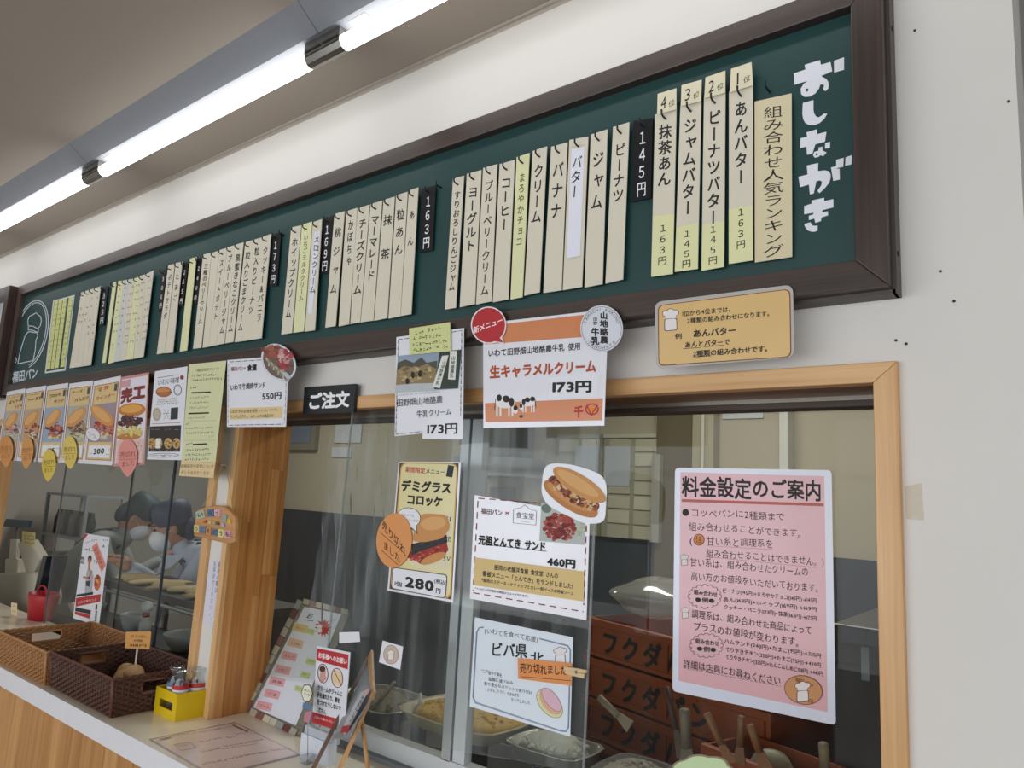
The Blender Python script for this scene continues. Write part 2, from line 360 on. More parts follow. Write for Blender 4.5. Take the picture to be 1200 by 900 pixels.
# far side of the shop: wall with windows, and a glazed side wall
wl = M('cfcac2', .8); b = MB()
b.box((WX0, -4.6, 0), (3, -4.5, .5), wl); b.box((WX0, -4.6, 2.3), (3, -4.5, ZCEIL), wl)
for x0, x1 in ((WX0, -5.6), (-3.9, -3.5), (-1.9, -1.6), (.1, .4), (2.0, 3.0)): b.box((x0, -4.6, .5), (x1, -4.5, 2.3), wl)
struct(b.build('wall_shop'))
fr = M('d9dadb', .4); b = MB()
for x0, x1 in ((-5.6, -3.9), (-3.5, -1.9), (-1.6, .1), (.4, 2.0)):
    xm = (x0+x1)/2
    b.box((xm-.03, -4.58, .5), (xm+.03, -4.52, 2.3), fr); b.box((x0, -4.58, 1.75), (x1, -4.52, 1.81), fr); b.box((x0, -4.58, .5), (x1, -4.52, .56), fr); b.box((x0, -4.58, 2.24), (x1, -4.52, 2.3), fr)
struct(b.build('window_3'))
b = MB(); b.box((3, -4.6, 0), (3.1, 3, .4), wl); b.box((3, -4.6, 2.35), (3.1, 3, ZCEIL), wl); b.box((3, -.4, .4), (3.1, 3, 2.35), wl); b.box((3, -4.6, .4), (3.1, -3.4, 2.35), wl)
struct(b.build('wall_right'))
# kitchen back wall: beige above, dark wainscot below
b = MB(); b.box((WX0, 2.6, 1.30), (WX1-.012, 2.7, ZCEIL), M('b5ac98', .75, noise=.04, scale=3)); struct(b.build('wall_back'))
b = MB(); b.box((WX0, 2.585, 0), (WX1-.012, 2.7, 1.30), M('3d4248', .6, noise=.1, scale=6)); struct(b.build('baseboard_back'))

# ------------------------------------------------------------ window 1 (right) with staved jamb
OW1 = ('b98850', 'dcb27c'); OW2 = ('a8763c', 'cf9f66')
woodx = wood('casing_wood_x', 'bd8b52', 'e0b682', 'X', 1.0); woodz = wood('casing_wood_z', 'bd8b52', 'e0b682', 'Z', 1.0)
woods = [wood('stave_%d' % i, *c, 'Z', 1.1, seed=i*3.3) for i, c in enumerate([('8f5722', 'bb8040'), ('99602a', 'c48a4a'), ('a56c34', 'cc9558')])]
win1 = struct(thing('window_1', 'wide kitchen window', 'window', (-1.12, .08, ZC))); 
for k in ('label', 'category'): del win1[k]
bevel(MB().prism([(-1.98, -.012, 1.707), (-.26, -.012, 1.707), (-.226, -.012, 1.738), (-2.005, -.012, 1.738)], (0, .03, 0), woodx).build('casing_top', win1), .0015)
bevel(MB().prism([(-.26, -.012, .80), (-.226, -.012, .80), (-.226, -.012, 1.738), (-.26, -.012, 1.707)], (0, .182, 0), woodz).build('casing_side', win1), .0015)
bevel(MB().box((-2.005, -.012, ZC), (-1.982, .02, 1.738), woodz).build('casing_side', win1), .0015)
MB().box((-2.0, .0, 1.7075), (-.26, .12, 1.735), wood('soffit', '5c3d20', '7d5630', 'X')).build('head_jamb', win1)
MB().box((-2.0, .12, 1.690), (-.26, .17, 1.735), M('3b2a1e', .5)).build('track', win1)
MB().box((-2.0, .115, 1.700), (-.26, .121, 1.7075), M('8a8378', .35, metal=.6)).build('rail', win1)
rn = random.Random(5); cols = [0.003, .030, .057, .085, .113, .141, .168]
for i in range(6):
    z = ZC; first = True
    while z < 1.706:
        L = rn.uniform(.22, .55) if not first else rn.uniform(.1, .4); first = False; z1 = min(1.7065, z+L)
        if 1.7065-z1 < .05: z1 = 1.7065
        MB().box((-2.0, cols[i]+.0003, z+.0003), (-1.980-rn.random()*.0006, cols[i+1]-.0003, z1-.0003), woods[rn.randrange(3)]).build('stave', win1)
        z = z1
alu = M('a9aeb1', .35, metal=.5); aluw = M('c3c8cc', .4, metal=.2)
MB().box((-1.226, .135, .90), (-1.200, .165, 1.69), alu).box((-1.196, .140, .90), (-1.160, .165, 1.69), aluw).build('sash_stile', win1)
MB().box((-1.98, .135, ZC), (-.26, .168, .902), aluw).build('bottom_rail', win1)
MB().box((-1.98, .118, ZC), (-.26, .135, ZC+.012), M('6d7073', .4)).build('sill_groove', win1)
G1 = glassy('window_glass', (.93, .94, .92), .006, 0, True, gain=.55)
MB().box((-1.98, .150, .90), (-1.2, .154, 1.69), G1).build('glass_pane', win1)
MB().box((-1.16, .158, .90), (-.26, .162, 1.69), G1).build('glass_pane', win1)
# ------------------------------------------------------------ window 2 (left)
win2 = struct(thing('window_2', '', '', (-3.2, .08, ZC)))
for k in ('label', 'category'): del win2[k]
bevel(MB().box((-2.12, -.012, ZC), (-2.085, .17, 1.738), woodz).build('casing_side', win2), .0015)
bevel(MB().box((-4.39, -.012, 1.707), (-2.12, .17, 1.738), woodx).build('casing_top', win2), .0015)
bevel(MB().box((-4.39, -.012, ZC), (-4.35, .17, 1.707), woodz).build('casing_side', win2), .0015)
dk = M('23282b', .4); PXL = at(61, 660, .14).x
MB().box((-2.942, .132, .86), (-2.937, .138, 1.705), dk).build('sash_stile', win2)
MB().box((-2.620, .130, .86), (-2.610, .137, 1.705), M('3a444c', .35, metal=.4)).build('sash_stile', win2)
MB().box((PXL-.004, .1385, .86), (PXL, .1445, 1.705), M('6d7377', .35, metal=.4)).build('sash_stile', win2)
G2 = glassy('window_glass_left', (.88, .91, .91), .012, 0, True, gain=1.0)
MB().box((PXL, .140, .86), (-2.94, .144, 1.705), G2).build('glass_pane', win2)
MB().box((-2.937, .132, .86), (-2.12, .136, 1.705), G2).build('glass_pane', win2)

# ------------------------------------------------------------ service counter
ctr = thing('service_counter', 'long cream topped service counter with white edge and vertical pine boards', 'counter', (-2.6, -.1, 0))
bevel(MB().box((-4.6, -.218, ZC-.03), (-.9, .125, ZC), M('f0e7d4', .28, coat=.3, noise=.03)).build('worktop', ctr), .002)
MB().box((-4.6, .1255, ZC-.03), (-3.62, .20, ZC-.001), M('f0e7d4', .28, coat=.3)).build('worktop', ctr)
MB().box((-4.6, -.222, ZC-.055), (-.9, -.2181, ZC+.0005), M('e6e6ea', .4)).build('edge_band', ctr)
pm = [wood('pine_%d' % i, *c, 'Z', .8, seed=i*5.1) for i, c in enumerate([('a6723c', 'd09c62'), ('b27c44', 'd9a66c'), ('a9743e', 'c8935a')])]
x = -3.6; i = 0; rn = random.Random(3)
while x < -1.3:
    wd = rn.uniform(.058, .088)
    o = MB().box((x+.0012, -.200-rn.random()*.0015, .02), (x+wd-.0012, -.188, ZC-.055), pm[rn.randrange(3)]).build('plank', ctr); bevel(o, .002); x += wd
MB().box((-4.6, -.188, 0), (-.9, -.17, ZC-.03), M('7a5630', .7)).build('backing_board', ctr)

# ------------------------------------------------------------ ceiling lamp
lamp = thing('ceiling_light', 'long white inverted trough fluorescent batten fitting along the ceiling', 'ceiling light', (-2.2, -.25, ZCEIL))
hm = M('84878d', .5); 
yA, yB, yC, yD, zb = -.345, -.283, -.217, -.155, 2.556
for k in range(4):
    x1 = -1.39+1.28*1-k*1.28+.0; x1 = -.10-k*1.277; x0 = x1-1.277
    MB().prism([(x0+.001, yA, ZCEIL), (x0+.001, yB, zb), (x0+.001, yC, zb), (x0+.001, yD, ZCEIL)], (1.275, 0, 0), hm).build('housing', lamp)
    # slim label printed near the joint
    MB().box((x0+.09, -.270, zb-.0006), (x0+.15, -.245, zb), M('8e9190', .6)).build('rating_label', lamp)
    # tube and sockets
    s0, s1 = x0+.066, x1-.066
    MB().tube([(s0, -.25, 2.525), (s1, -.25, 2.525)], .0185, M('ffffff', .5, emit=6.5), n=20).build('tube', lamp)
    ch = M('8d8b86', .22, metal=.85)
    for a, c in ((x0, s0), (s1, x1)):
        o = MB().prism([(a, -.272, zb), (a, -.270, 2.520), (a, -.262, 2.508), (a, -.25, 2.504), (a, -.238, 2.508), (a, -.230, 2.520), (a, -.228, zb)], (c-a, 0, 0), ch).build('socket', lamp)
        MB().box((a+.004, -.2735, 2.532), (c-.004, -.2715, 2.536), M('3a3835', .5)).box((a+.004, -.2725, 2.520), (c-.004, -.2705, 2.5225), M('3a3835', .5)).build('slot', o)

# ------------------------------------------------------------ menu board
frm = wood('walnut', '2a201c', '483830', 'X', 1.2, rough=.4, coat=.2); frz = wood('walnut_z', '2a201c', '483830', 'Z', 1.2, rough=.4, coat=.2)
side = M('4a423c', .5)
BL_, BR_, BZ0, BZ1 = -3.90, -.2256, 1.842, 2.352
YB = -.06
board = thing('menu_board', 'long dark green menu board in dark brown wooden frame above the windows', 'menu board', (-2.06, -.03, BZ0))
green = M('1a403f', .42, noise=.06, scale=2, coat=.1)
MB().box((BL_+.03, -.040, BZ0+.03), (BR_-.03, -.002, BZ1-.03), green).build('green_panel', board)
fw = .045
def frame_bar(a, b_, m, zz=False):
    pass
for nm, p, m in (('frame_bar', [(BL_, BZ1), (BR_, BZ1), (BR_-fw, BZ1-fw), (BL_+fw, BZ1-fw)], frm), ('frame_bar', [(BL_, BZ0), (BL_+fw, BZ0+fw), (BR_-fw, BZ0+fw), (BR_, BZ0)], frm),
                 ('frame_bar', [(BR_, BZ0), (BR_-fw, BZ0+fw), (BR_-fw, BZ1-fw), (BR_, BZ1)], frz), ('frame_bar', [(BL_, BZ0), (BL_, BZ1), (BL_+fw, BZ1-fw), (BL_+fw, BZ0+fw)], frz)):
    q = MB().prism([(x, YB, z) for x, z in p], (0, .058, 0), m); bevel(q.build(nm, board), .002)
# thin lighter outer lip
lp = .006
MB().box((BL_-.0, -.034, BZ0-lp), (BR_+.004, -.001, BZ0), side).box((BR_, -.034, BZ0-lp), (BR_+.006, -.001, BZ1+lp), side).box((BL_, -.034, BZ1), (BR_+.004, -.001, BZ1+lp), side).build('back_lip', board)
for z in (1.9, 2.27): MB().lathe((BR_+.006, -.02, z), [(.004, 0), (.004, .0015)], M('16120f', .4), 10, Matrix.Rotation(pi/2, 3, 'Y'), True).build('screw', board)

YS = -.052    # plane of the hanging strips
class HB(Sheet): pass
hookm = M('14161a', .4)
_hk = None
def hook(p, big=1.0):
    global _hk
    if _hk is None:
        _hk = MB().tube([(.001, .012, -.013), (.0005, -.008, -.012), (0, -.0125, -.009), (0, -.0135, -.001)], .0019, hookm, 6).build('hook', board, origin=(0, 0, 0)); _hk['_src'] = 1; o = _hk
    else: o = _hk.copy(); COL.objects.link(o); o.parent = board
    o.location = Vector(p)-Vector(board['_o']); return o
cream = M('d9d2bf', .5, noise=.02); yel = M('dedfb0', .5, noise=.03); black = M('17191d', .3); ylab = M('e2dabc', .55)
def strip(c4, text, label, mat=None, tp=None, wt=.024, ink=None, tw=None, group='menu strips on the green board', t0=.10, t1=.8, hk=True, plate=False, yy=None, scribble=False, lean=0):
    yy = YS if yy is None else yy
    S = Sheet(c4, yy, 'price_plate' if plate else 'menu_strip', label, 'price plate' if plate else 'menu strip', group, th=.0025 if plate else .0018, mat=mat or cream, partname='plate' if plate else 'strip')
    a, b_ = quv(c4, .5, t0), quv(c4, .5, t1); wpx = math.hypot(c4[1][0]-c4[0][0], c4[1][1]-c4[0][1])
    if text:
        hpx = math.hypot(b_[0]-a[0], b_[1]-a[1])/len(text)
        S.vtext(text, a, b_, (tw or .72)*wpx, wt, ink or M('211f1c'), fill=min(.92, wpx*.98/hpx if hpx > 0 else 1), jit=0 if plate else .12)
    S.end()
    if hk:
        q = S.W(*quv(c4, .5, .025), 0); hook((q.x, yy-.001, q.z+.002))
    return S

K1 = Z(740, 40, 1/3); K2 = Z(500, 120, .28893); K3 = Z(300, 200, .24436); K4 = Z(140, 260, .2); K5 = Z(0, 310, .17778)
# ranking group
def rank(tl, tr, br, bl, yl, yr, text, price, n, word, lab):
    q = [K1(*p) for p in (tl, tr, br, bl)]
    S = Sheet(q, YS, 'menu_strip', lab, 'menu strip', 'ranked menu strips', th=.0018, mat=cream, partname='strip')
    S.poly([K1(*yl), K1(*yr), K1(*br), K1(*bl)], M('e0e0ac', .5), part='yellow_sticker')
    def mid(y): t = (y-tl[1])/(bl[1]-tl[1]); return quv(q, .5, t)
    S.vtext(text, mid(n[0]), mid(n[1]), 16.5, .026, fill=.95, jit=.12)
    S.vtext(price, mid(n[2]), mid(n[3]), 11.5, .014, fill=.85, part='price_lettering')
    S.end(); p = S.W(*quv(q, .5, .02), 0); hook((p.x, YS-.003, p.z+.004))
rank((83, 283), (158, 262), (145, 843), (69, 853), (78, 640), (150, 632), '抹茶あん', '１６３円', (325, 545, 670, 820), 0, 'cream strip reading 抹茶あん with 163円 sticker, fourth in the ranking')
rank((172, 252), (245, 238), (233, 825), (152, 836), (158, 680), (235, 662), 'ジャムバター', '１４５円', (300, 645, 690, 830), 0, 'cream strip reading ジャムバター with 145円 sticker, third in the ranking')
rank((255, 222), (330, 208), (325, 818), (246, 832), (250, 670), (327, 655), 'ピーナツバター', '１４５円', (270, 680, 675, 820), 0, 'cream strip reading ピーナツバター with 145円 sticker, second in the ranking')
rank((343, 203), (427, 178), (427, 795), (342, 808), (342, 615), (425, 603), 'あんバター', '１６３円', (245, 540, 615, 765), 0, 'cream strip reading あんバター with 163円 sticker, first in the ranking')
for q, t in (([(92, 210), (158, 190), (158, 264), (90, 284)], '4位'), ([(176, 180), (247, 160), (245, 236), (173, 254)], '3位'), ([(260, 152), (330, 128), (330, 206), (256, 226)], '2位'), ([(350, 122), (422, 98), (427, 180), (345, 206)], '1位')):
    q = [K1(*p) for p in q]
    S = Sheet(q, YS-.003, 'rank_tag', 'small cream paper tag handwritten %s above its menu strip' % t, 'tag', 'rank tags', th=.0004, mat=ylab)
    S.text(t[0], quv(q, .26 if t[0] == '1' else .15, .5), quv(q, .42 if t[0] == '1' else .5, .45), 19, .0, jit=.1); S.text(t[1], quv(q, .58, .68), quv(q, .92, .6), 8, 0); S.end()
q = [K1(433, 237), K1(563, 208), K1(565, 783), K1(434, 803)]
S = Sheet(q, YS+.004, 'paper_banner', 'tall cream handwritten paper reading 組み合わせ人気ランキング beside the white title', 'paper sign', th=.0006, mat=M('d9cda9', .6))
S.vtext('組み合わせ人気ランキング', quv(q, .5, .05), quv(q, .5, .985), 25, .004, fill=1.0, jit=.15); S.end()
hook((at(*K1(480, 175), YS+.006)[:]))
# title lettering on the board and its logo
T = Sheet([(925, 60), (1000, 55), (1000, 280), (925, 285)], -.0405, parent=board, mat=green, th=.0001, partname='title_backing', shape=[(950, 150), (952, 150), (952, 152)])
wh = M('e4e6ee', .5)
KA, KB = Z(920, 60, .12228), Z(920, 165, .12228)
for K_, nm, pts in ((KA, 1, [(188,130),(335,85),(343,130),(435,103),(452,192),(345,238),(395,265),(414,295),(418,330),(412,360),(388,382),(368,372),(365,355),(375,332),(362,318),(338,320),(325,360),(290,405),(240,435),(185,438),(155,412),(150,360),(175,315),(215,285),(90,322),(85,213),(195,175)]),
        (KA, 1, [(468,92),(565,58),(565,178),(470,205)]), (KA, 2, [(170,497),(272,467),(272,560),(278,595),(295,622),(320,635),(350,618),(372,598),(405,598),(375,650),(330,690),(270,710),(225,705),(195,690),(175,655),(165,600)]),
        (KB, 3, [(205,-81),(305,-111),(308,-64),(396,-87),(383,8),(290,35),(262,125),(210,135),(205,55),(145,72),(147,-24),(212,-39)]), (KB, 3, [(385,22),(432,8),(430,68),(382,75)]), (KB, 3, [(320,65),(358,55),(358,92),(398,112),(365,148),(340,138),(320,155),(285,162),(268,140),(280,105),(320,95)]),
        (KB, 4, [(208,237),(318,212),(316,290),(380,283),(415,290),(435,315),(438,350),(425,400),(380,455),(330,503),(310,480),(345,430),(355,395),(335,380),(300,388),(275,505),(238,515),(228,420),(143,445),(128,345),(215,322)]), (KB, 4, [(440,255),(490,242),(495,265),(522,268),(525,372),(462,385)]), (KB, 4, [(490,182),(562,162),(558,250),(490,262)]), (KB, 4, [(580,158),(640,138),(637,225),(576,240)]),
        (KB, 5, [(252,572),(375,545),(375,578),(463,558),(463,638),(358,665),(355,685),(412,675),(412,715),(350,735),(343,770),(290,787),(280,745),(228,760),(228,718),(272,705),(270,690),(183,705),(183,625),(258,600)]), (KB, 5, [(183,797),(243,780),(255,805),(275,815),(312,812),(312,862),(285,871),(255,872),(225,862),(205,845),(192,825)])):
    T.poly([K_(*p) for p in pts], wh, 'title_letter#%d' % nm)
T.el(KA(210, 372), (1.6, 1.9), 20, green, 'title_letter#1'); T.el(KB(302, 130), (1.2, 1.2), 0, green, 'title_letter#3')
T.end()
K6 = Z(0, 330, 60/415)
L = Sheet([K6(130, 230), K6(370, 160), K6(300, 700), K6(120, 710)], -.0405, parent=board, mat=green, th=.0001, partname='logo_backing', shape=[(30, 420), (31, 420), (31, 421)])
lg = M('ccd4dc', .5)
L.ring(K6(247, 430), (19.5, 41.5), 14, 1.0, lg, part='logo_outline', a0=2.05, a1=2*pi+1.15)
L.ring(K6(247, 430), (17.2, 39), 14, .9, lg, part='logo_outline', a0=2.05, a1=2*pi+1.15)
L.line([K6(*p) for p in [(228, 355), (226, 310), (240, 280), (268, 268), (292, 252), (310, 270), (330, 285), (335, 320), (325, 360), (305, 382), (270, 362), (232, 358), (228, 390), (262, 395), (308, 412), (312, 385)]], .9, lg, part='logo_outline')
L.line([K6(*p) for p in [(210, 430), (200, 450), (188, 490), (160, 580), (145, 665), (268, 640), (285, 560), (292, 470), (308, 440), (300, 415), (230, 405), (210, 430)]], .9, lg, part='logo_outline')
L.text('福田パン', K6(100, 778), K6(305, 738), 14, .03, lg, part='logo_lettering'); L.end()

# black price plates
for q, t, lab in (([K1(5, 305), K1(75, 295), K1(68, 575), K1(0, 590)], '１４５円', 'black price plate reading 145円 beside the ranking strips'),
    ([K3(795, 85), K3(863, 70), K3(846, 382), K3(783, 392)], '１６３円', 'black price plate reading 163円 right of the あん strip'),
    ([K3(318, 228), K3(372, 215), K3(352, 490), K3(302, 495)], '１６９円', 'black price plate reading 169円 right of the メロンクリーム strip'),
    ([K3(75, 305), K3(121, 296), K3(100, 552), K3(58, 556)], '１７３円', 'black price plate reading 173円 right of the クッキー&バニラ strip'),
    ([K4(455, 215), K4(486, 208), K4(457, 478), K4(425, 485)], '２４０円', 'black price plate reading 240円 right of a lone yellow strip'),
    ([K4(370, 240), K4(405, 232), K4(372, 495), K4(343, 502)], '２６５円', 'black price plate right of the たまご strip'),
    ([K4(245, 285), K4(276, 275), K4(248, 520), K4(226, 527)], '３００円', 'black price plate left of the ポテトサラダ strip'),
    ([K5(668, 155), K5(712, 142), K5(685, 400), K5(650, 405)], '３２５円', 'black price plate furthest left on the menu board')):
    strip(q, t, lab, black, wt=.016, ink=M('e8eaee'), t0=.12, t1=.97, plate=True, yy=YS+.006, group='black price plates', tw=.5)

K = K2
for c4, t, lab, kw in (
    ([(756, 100), (822, 80), (796, 718), (725, 735)], 'ピーナツ', 'ピーナツ', dict(t0=.11, t1=.5)),
    ([(666, 130), (733, 109), (713, 737), (640, 751)], 'ジャム', 'ジャム', dict(t0=.11, t1=.52)),
    ([(579, 152), (655, 138), (630, 748), (552, 762)], None, 'バター', dict()),
    ([(505, 180), (571, 162), (547, 762), (473, 773)], 'バナナ', 'バナナ', dict(t0=.1, t1=.52)),
    ([(430, 197), (488, 178), (458, 770), (395, 784)], 'クリーム', 'クリーム', dict(t0=.1, t1=.52)),
    ([(365, 222), (417, 205), (388, 790), (340, 799)], 'まろやかチョコ', 'まろやかチョコ', dict(t0=.12, t1=.64, mat=yel, ink=M('6f6a35'), tw=.5)),
    ([(296, 250), (357, 233), (331, 799), (268, 811)], 'コーヒー', 'コーヒー', dict(t0=.1, t1=.5)),
    ([(229, 266), (286, 250), (263, 807), (200, 820)], 'ブルーベリークリーム', 'ブルーベリークリーム', dict(t0=.1, t1=.95, tw=.6)),
    ([(163, 290), (222, 274), (195, 818), (134, 831)], 'ヨーグルト', 'ヨーグルト', dict(t0=.1, t1=.6)),
    ([(107, 310), (151, 297), (118, 833), (74, 840)], 'すりおろしりんごジャム', 'すりおろしりんごジャム', dict(t0=.1, t1=.87, tw=.62))):
    c4 = [K(*p) for p in c4]
    strip(c4, t, ('yellow' if 'mat' in kw else 'cream')+' menu strip reading %s, in the 145円 group' % lab, **kw)
    if lab == 'バター':
        S = Sheet([K(587, 190), K(640, 180), K(622, 625), K(567, 637)], YS-.0008, 'paper_slip', 'white paper slip reading バター taped onto a cream strip', 'paper slip', th=.0003, mat=M('e9ebf6', .2, coat=.6))
        S.vtext('バター', K(613, 212), K(597, 392), 12.5, .012, jit=.12); S.line([K(585, 182), K(642, 172)], .6, M('b9b4a0')); S.line([K(568, 634), K(622, 624)], .6, M('b9b4a0')); S.end()
K = K3
for c4, t, kw in (
    ([(733, 95), (778, 80), (744, 688), (694, 697)], 'あん', dict(t0=.1, t1=.52, tw=.6)), ([(672, 118), (727, 101), (692, 698), (635, 710)], '粒あん', dict(t0=.1, t1=.52)),
    ([(612, 140), (665, 124), (629, 707), (566, 720)], '抹茶', dict(t0=.04, t1=.6, tw=.8)), ([(550, 160), (605, 143), (562, 719), (502, 727)], 'マーマレード', dict(t0=.1, t1=.66)),
    ([(488, 180), (545, 162), (499, 727), (447, 737)], 'チーズクリーム', dict(t0=.1, t1=.76)), ([(433, 195), (485, 178), (452, 735), (396, 747)], 'かぼちゃ', dict(t0=.08, t1=.5, tw=.5)),
    ([(376, 208), (425, 194), (381, 745), (332, 753)], '桃ジャム', dict(t0=.09, t1=.75, tw=.65)), ([(273, 247), (316, 232), (282, 765), (234, 772)], None, dict()),
    ([(221, 260), (270, 243), (229, 770), (178, 778)], 'いちごミルククリーム', dict(t0=.1, t1=.72, mat=yel, ink=M('6f6a35'), tw=.45)), ([(169, 272), (217, 262), (172, 778), (121, 786)], 'ホイップクリーム', dict(t0=.1, t1=.86, tw=.62))):
    c4 = [K(*p) for p in c4]; lab = t or 'メロンクリーム'
    strip(c4, t, ('yellow' if 'mat' in kw else 'cream')+' menu strip reading %s, in the middle of the board' % lab, **kw)
    if t is None:
        S = Sheet([K(280, 295), K(308, 288), K(268, 690), K(248, 680)], YS-.0008, 'paper_slip', 'narrow white paper slip reading メロンクリーム taped on a strip beside the 169円 plate', 'paper slip', th=.0003, mat=M('e9ebf6', .2, coat=.6))
        S.vtext('メロンクリーム', K(293, 310), K(270, 590), 7, .012, jit=.1); S.end()
K = K4
for c4, t, kw in (
    ([(838, 88), (888, 70), (832, 682), (778, 690)], 'クッキー&バニラ', dict(t0=.1, t1=.84, tw=.6)), ([(788, 104), (838, 90), (778, 690), (725, 699)], '粒入りピーナツ', dict(t0=.08, t1=.75, tw=.6)),
    ([(737, 120), (787, 105), (725, 698), (675, 706)], '粒入りごまクリーム', dict(t0=.1, t1=.9, tw=.6)), ([(678, 135), (727, 119), (667, 703), (619, 712)], '黒蜜きなこクリーム', dict(t0=.1, t1=.9, tw=.6)),
    ([(632, 150), (679, 135), (614, 713), (567, 722)], 'ブルーベリージャム', dict(t0=.08, t1=.9, tw=.55)), ([(587, 165), (630, 152), (566, 722), (522, 731)], 'スイートポテト', dict(t0=.1, t1=.74, tw=.55)),
    ([(541, 182), (585, 168), (521, 732), (486, 738)], '山形県産果樹園りんご', dict(t0=.1, t1=.9, tw=.4, ink=M('7a756c'))), ([(490, 192), (540, 180), (478, 738), (431, 744)], '三種のベリークリーム', dict(t0=.1, t1=.75, tw=.5)),
    ([(413, 216), (450, 205), (395, 753), (353, 760)], 'いちごミルクホイップ', dict(t0=.1, t1=.8, mat=yel, ink=M('6f6a35'), tw=.4)),
    ([(330, 242), (368, 232), (312, 765), (266, 770)], 'たまご', dict(t0=.1, t1=.45, tw=.6)), ([(286, 255), (323, 245), (265, 768), (218, 776)], 'ポテトサラダ', dict(t0=.1, t1=.62, tw=.55))):
    c4 = [K(*p) for p in c4]
    if t in ('いちごミルクホイップ',): lab = 'lone yellow menu strip between two black price plates'
    elif t == '山形県産果樹園りんご': lab = 'cream menu strip with fine grey lettering left of the スイートポテト strip'
    else: lab = 'cream menu strip reading %s, left of the board\'s middle' % t
    strip(c4, None if t in ('いちごミルクホイップ', '山形県産果樹園りんご') else t, lab, **{k: v for k, v in kw.items()})
K = K5
rowL = [([(965, 62), (1012, 38), (945, 608), (912, 615)], cream, 'ham'), ([(925, 75), (964, 62), (911, 615), (880, 622)], cream, 'b'), ([(890, 90), (926, 76), (877, 623), (832, 628)], yel, 'c'),
        ([(851, 98), (889, 90), (831, 629), (792, 635)], cream, 'd'), ([(816, 104), (850, 98), (791, 636), (753, 641)], M('d6d8d6', .3, coat=.4), 'e'), ([(780, 110), (815, 104), (752, 643), (712, 655)], yel, 'f'), ([(745, 120), (768, 112), (695, 645), (672, 650)], yel, 'g')]
where = ['rightmost cream strip of the seven strip bundle in the 325円 group', 'second cream strip from the right of the seven strip bundle', 'yellow strip third from the right in the seven strip bundle', 'cream strip in the middle of the seven strip bundle', 'glossy white strip third from the left of the seven strip bundle', 'yellow strip second from the left of the seven strip bundle', 'narrow yellow strip turned aside, leftmost of the seven strip bundle']
for (c4, m, _), lab in zip(rowL, where):
    c4 = [K(*p) for p in c4]; S = strip(c4, None, lab, m)
    S.pr = {}
    for j in range(9):
        a = quv(c4, .25, .1+j*.085); b_ = quv(c4, .8, .1+j*.085)
        if _ not in ('g',): S.scrib(a, b_, 3.2, M('6e6a5e'), seed=j)
    S.end()
tops = [(535, 185), (572, 172), (600, 164), (632, 155), (665, 142)]; bots = [(458, 683), (505, 677), (540, 672), (570, 668), (600, 662)]
txt = ['ｶﾂ', 'こしあん', 'ツナサラダ', 'ハムサンド']; txt = ['カツ', 'ハムカツ', 'やきそば', 'チキン']
wl4 = ['leftmost cream strip of the four left of the furthest black plate', 'second cream strip of the four left of the furthest black plate', 'third cream strip of the four left of the furthest black plate', 'cream strip touching the furthest left black price plate']
for j in range(4):
    c4 = [K(*tops[j]), K(tops[j+1][0]-1, tops[j+1][1]), K(bots[j+1][0]-1, bots[j+1][1]), K(*bots[j])]
    S = strip(c4, None, wl4[j]); S.pr = {}
    for i in range(4+2*(j == 2)+3*(j == 3)): S.scrib(quv(c4, .25, .13+i*.09), quv(c4, .8, .13+i*.09), 3.4, M('55524a'), seed=i)
    S.end()
fr4 = [K(358, 240), K(487, 205), K(427, 678), K(304, 698)]
S = Sheet([K(350, 238), K(492, 200), K(430, 700), K(295, 718)], -.0415, 'strip_holder', 'flat white framed holder with yellow strips beside the oval logo', 'menu holder', th=.001, mat=M('cfd3d0', .5))
S.poly([K(356, 244), K(486, 210), K(424, 685), K(305, 706)], green)
for j, (a, b_) in enumerate(((.0, .215), (.225, .43), (.44, .665), (.74, .98))):
    S.poly([quv(fr4, a+.01, .01), quv(fr4, b_-.01, .01), quv(fr4, b_-.01, .99), quv(fr4, a+.01, .99)], M('cdd08a', .5), part='yellow_strip#%d' % j)
    for i in range(12): S.scrib(quv(fr4, a+.05, .06+i*.075), quv(fr4, b_-.02, .06+i*.075), 2.6, M('6d6a3c'), seed=i+j)
S.end()
for p in ((883, 55),): hook(at(*K3(*p), YS+.008)[:])
for p in ((905, 98), ): hook(at(*K3(130, 288), YS+.008)[:]); hook(at(*K4(958, 55), YS+.008)[:])

# second framed board at the far left
b2 = thing('menu_board', 'second dark framed board whose right end shows at the left picture edge', 'menu board', (-4.3, -.03, BZ0))
MB().box((-4.75, -.040, BZ0+.03), (-3.96, -.002, BZ1-.03), M('c9cdd2', .4)).build('white_panel', b2)
MB().box((-3.985, -.085, BZ0-.01), (-3.935, -.002, BZ1+.005), wood('walnut_dark', '2a1a14', '47322a', 'Z')).build('frame_bar', b2)
MB().box((-4.75, -.085, BZ1-.04), (-3.985, -.002, BZ1+.005), frm).build('frame_bar', b2); MB().box((-4.75, -.085, BZ0-.01), (-3.985, -.002, BZ0+.03), frm).build('frame_bar', b2)
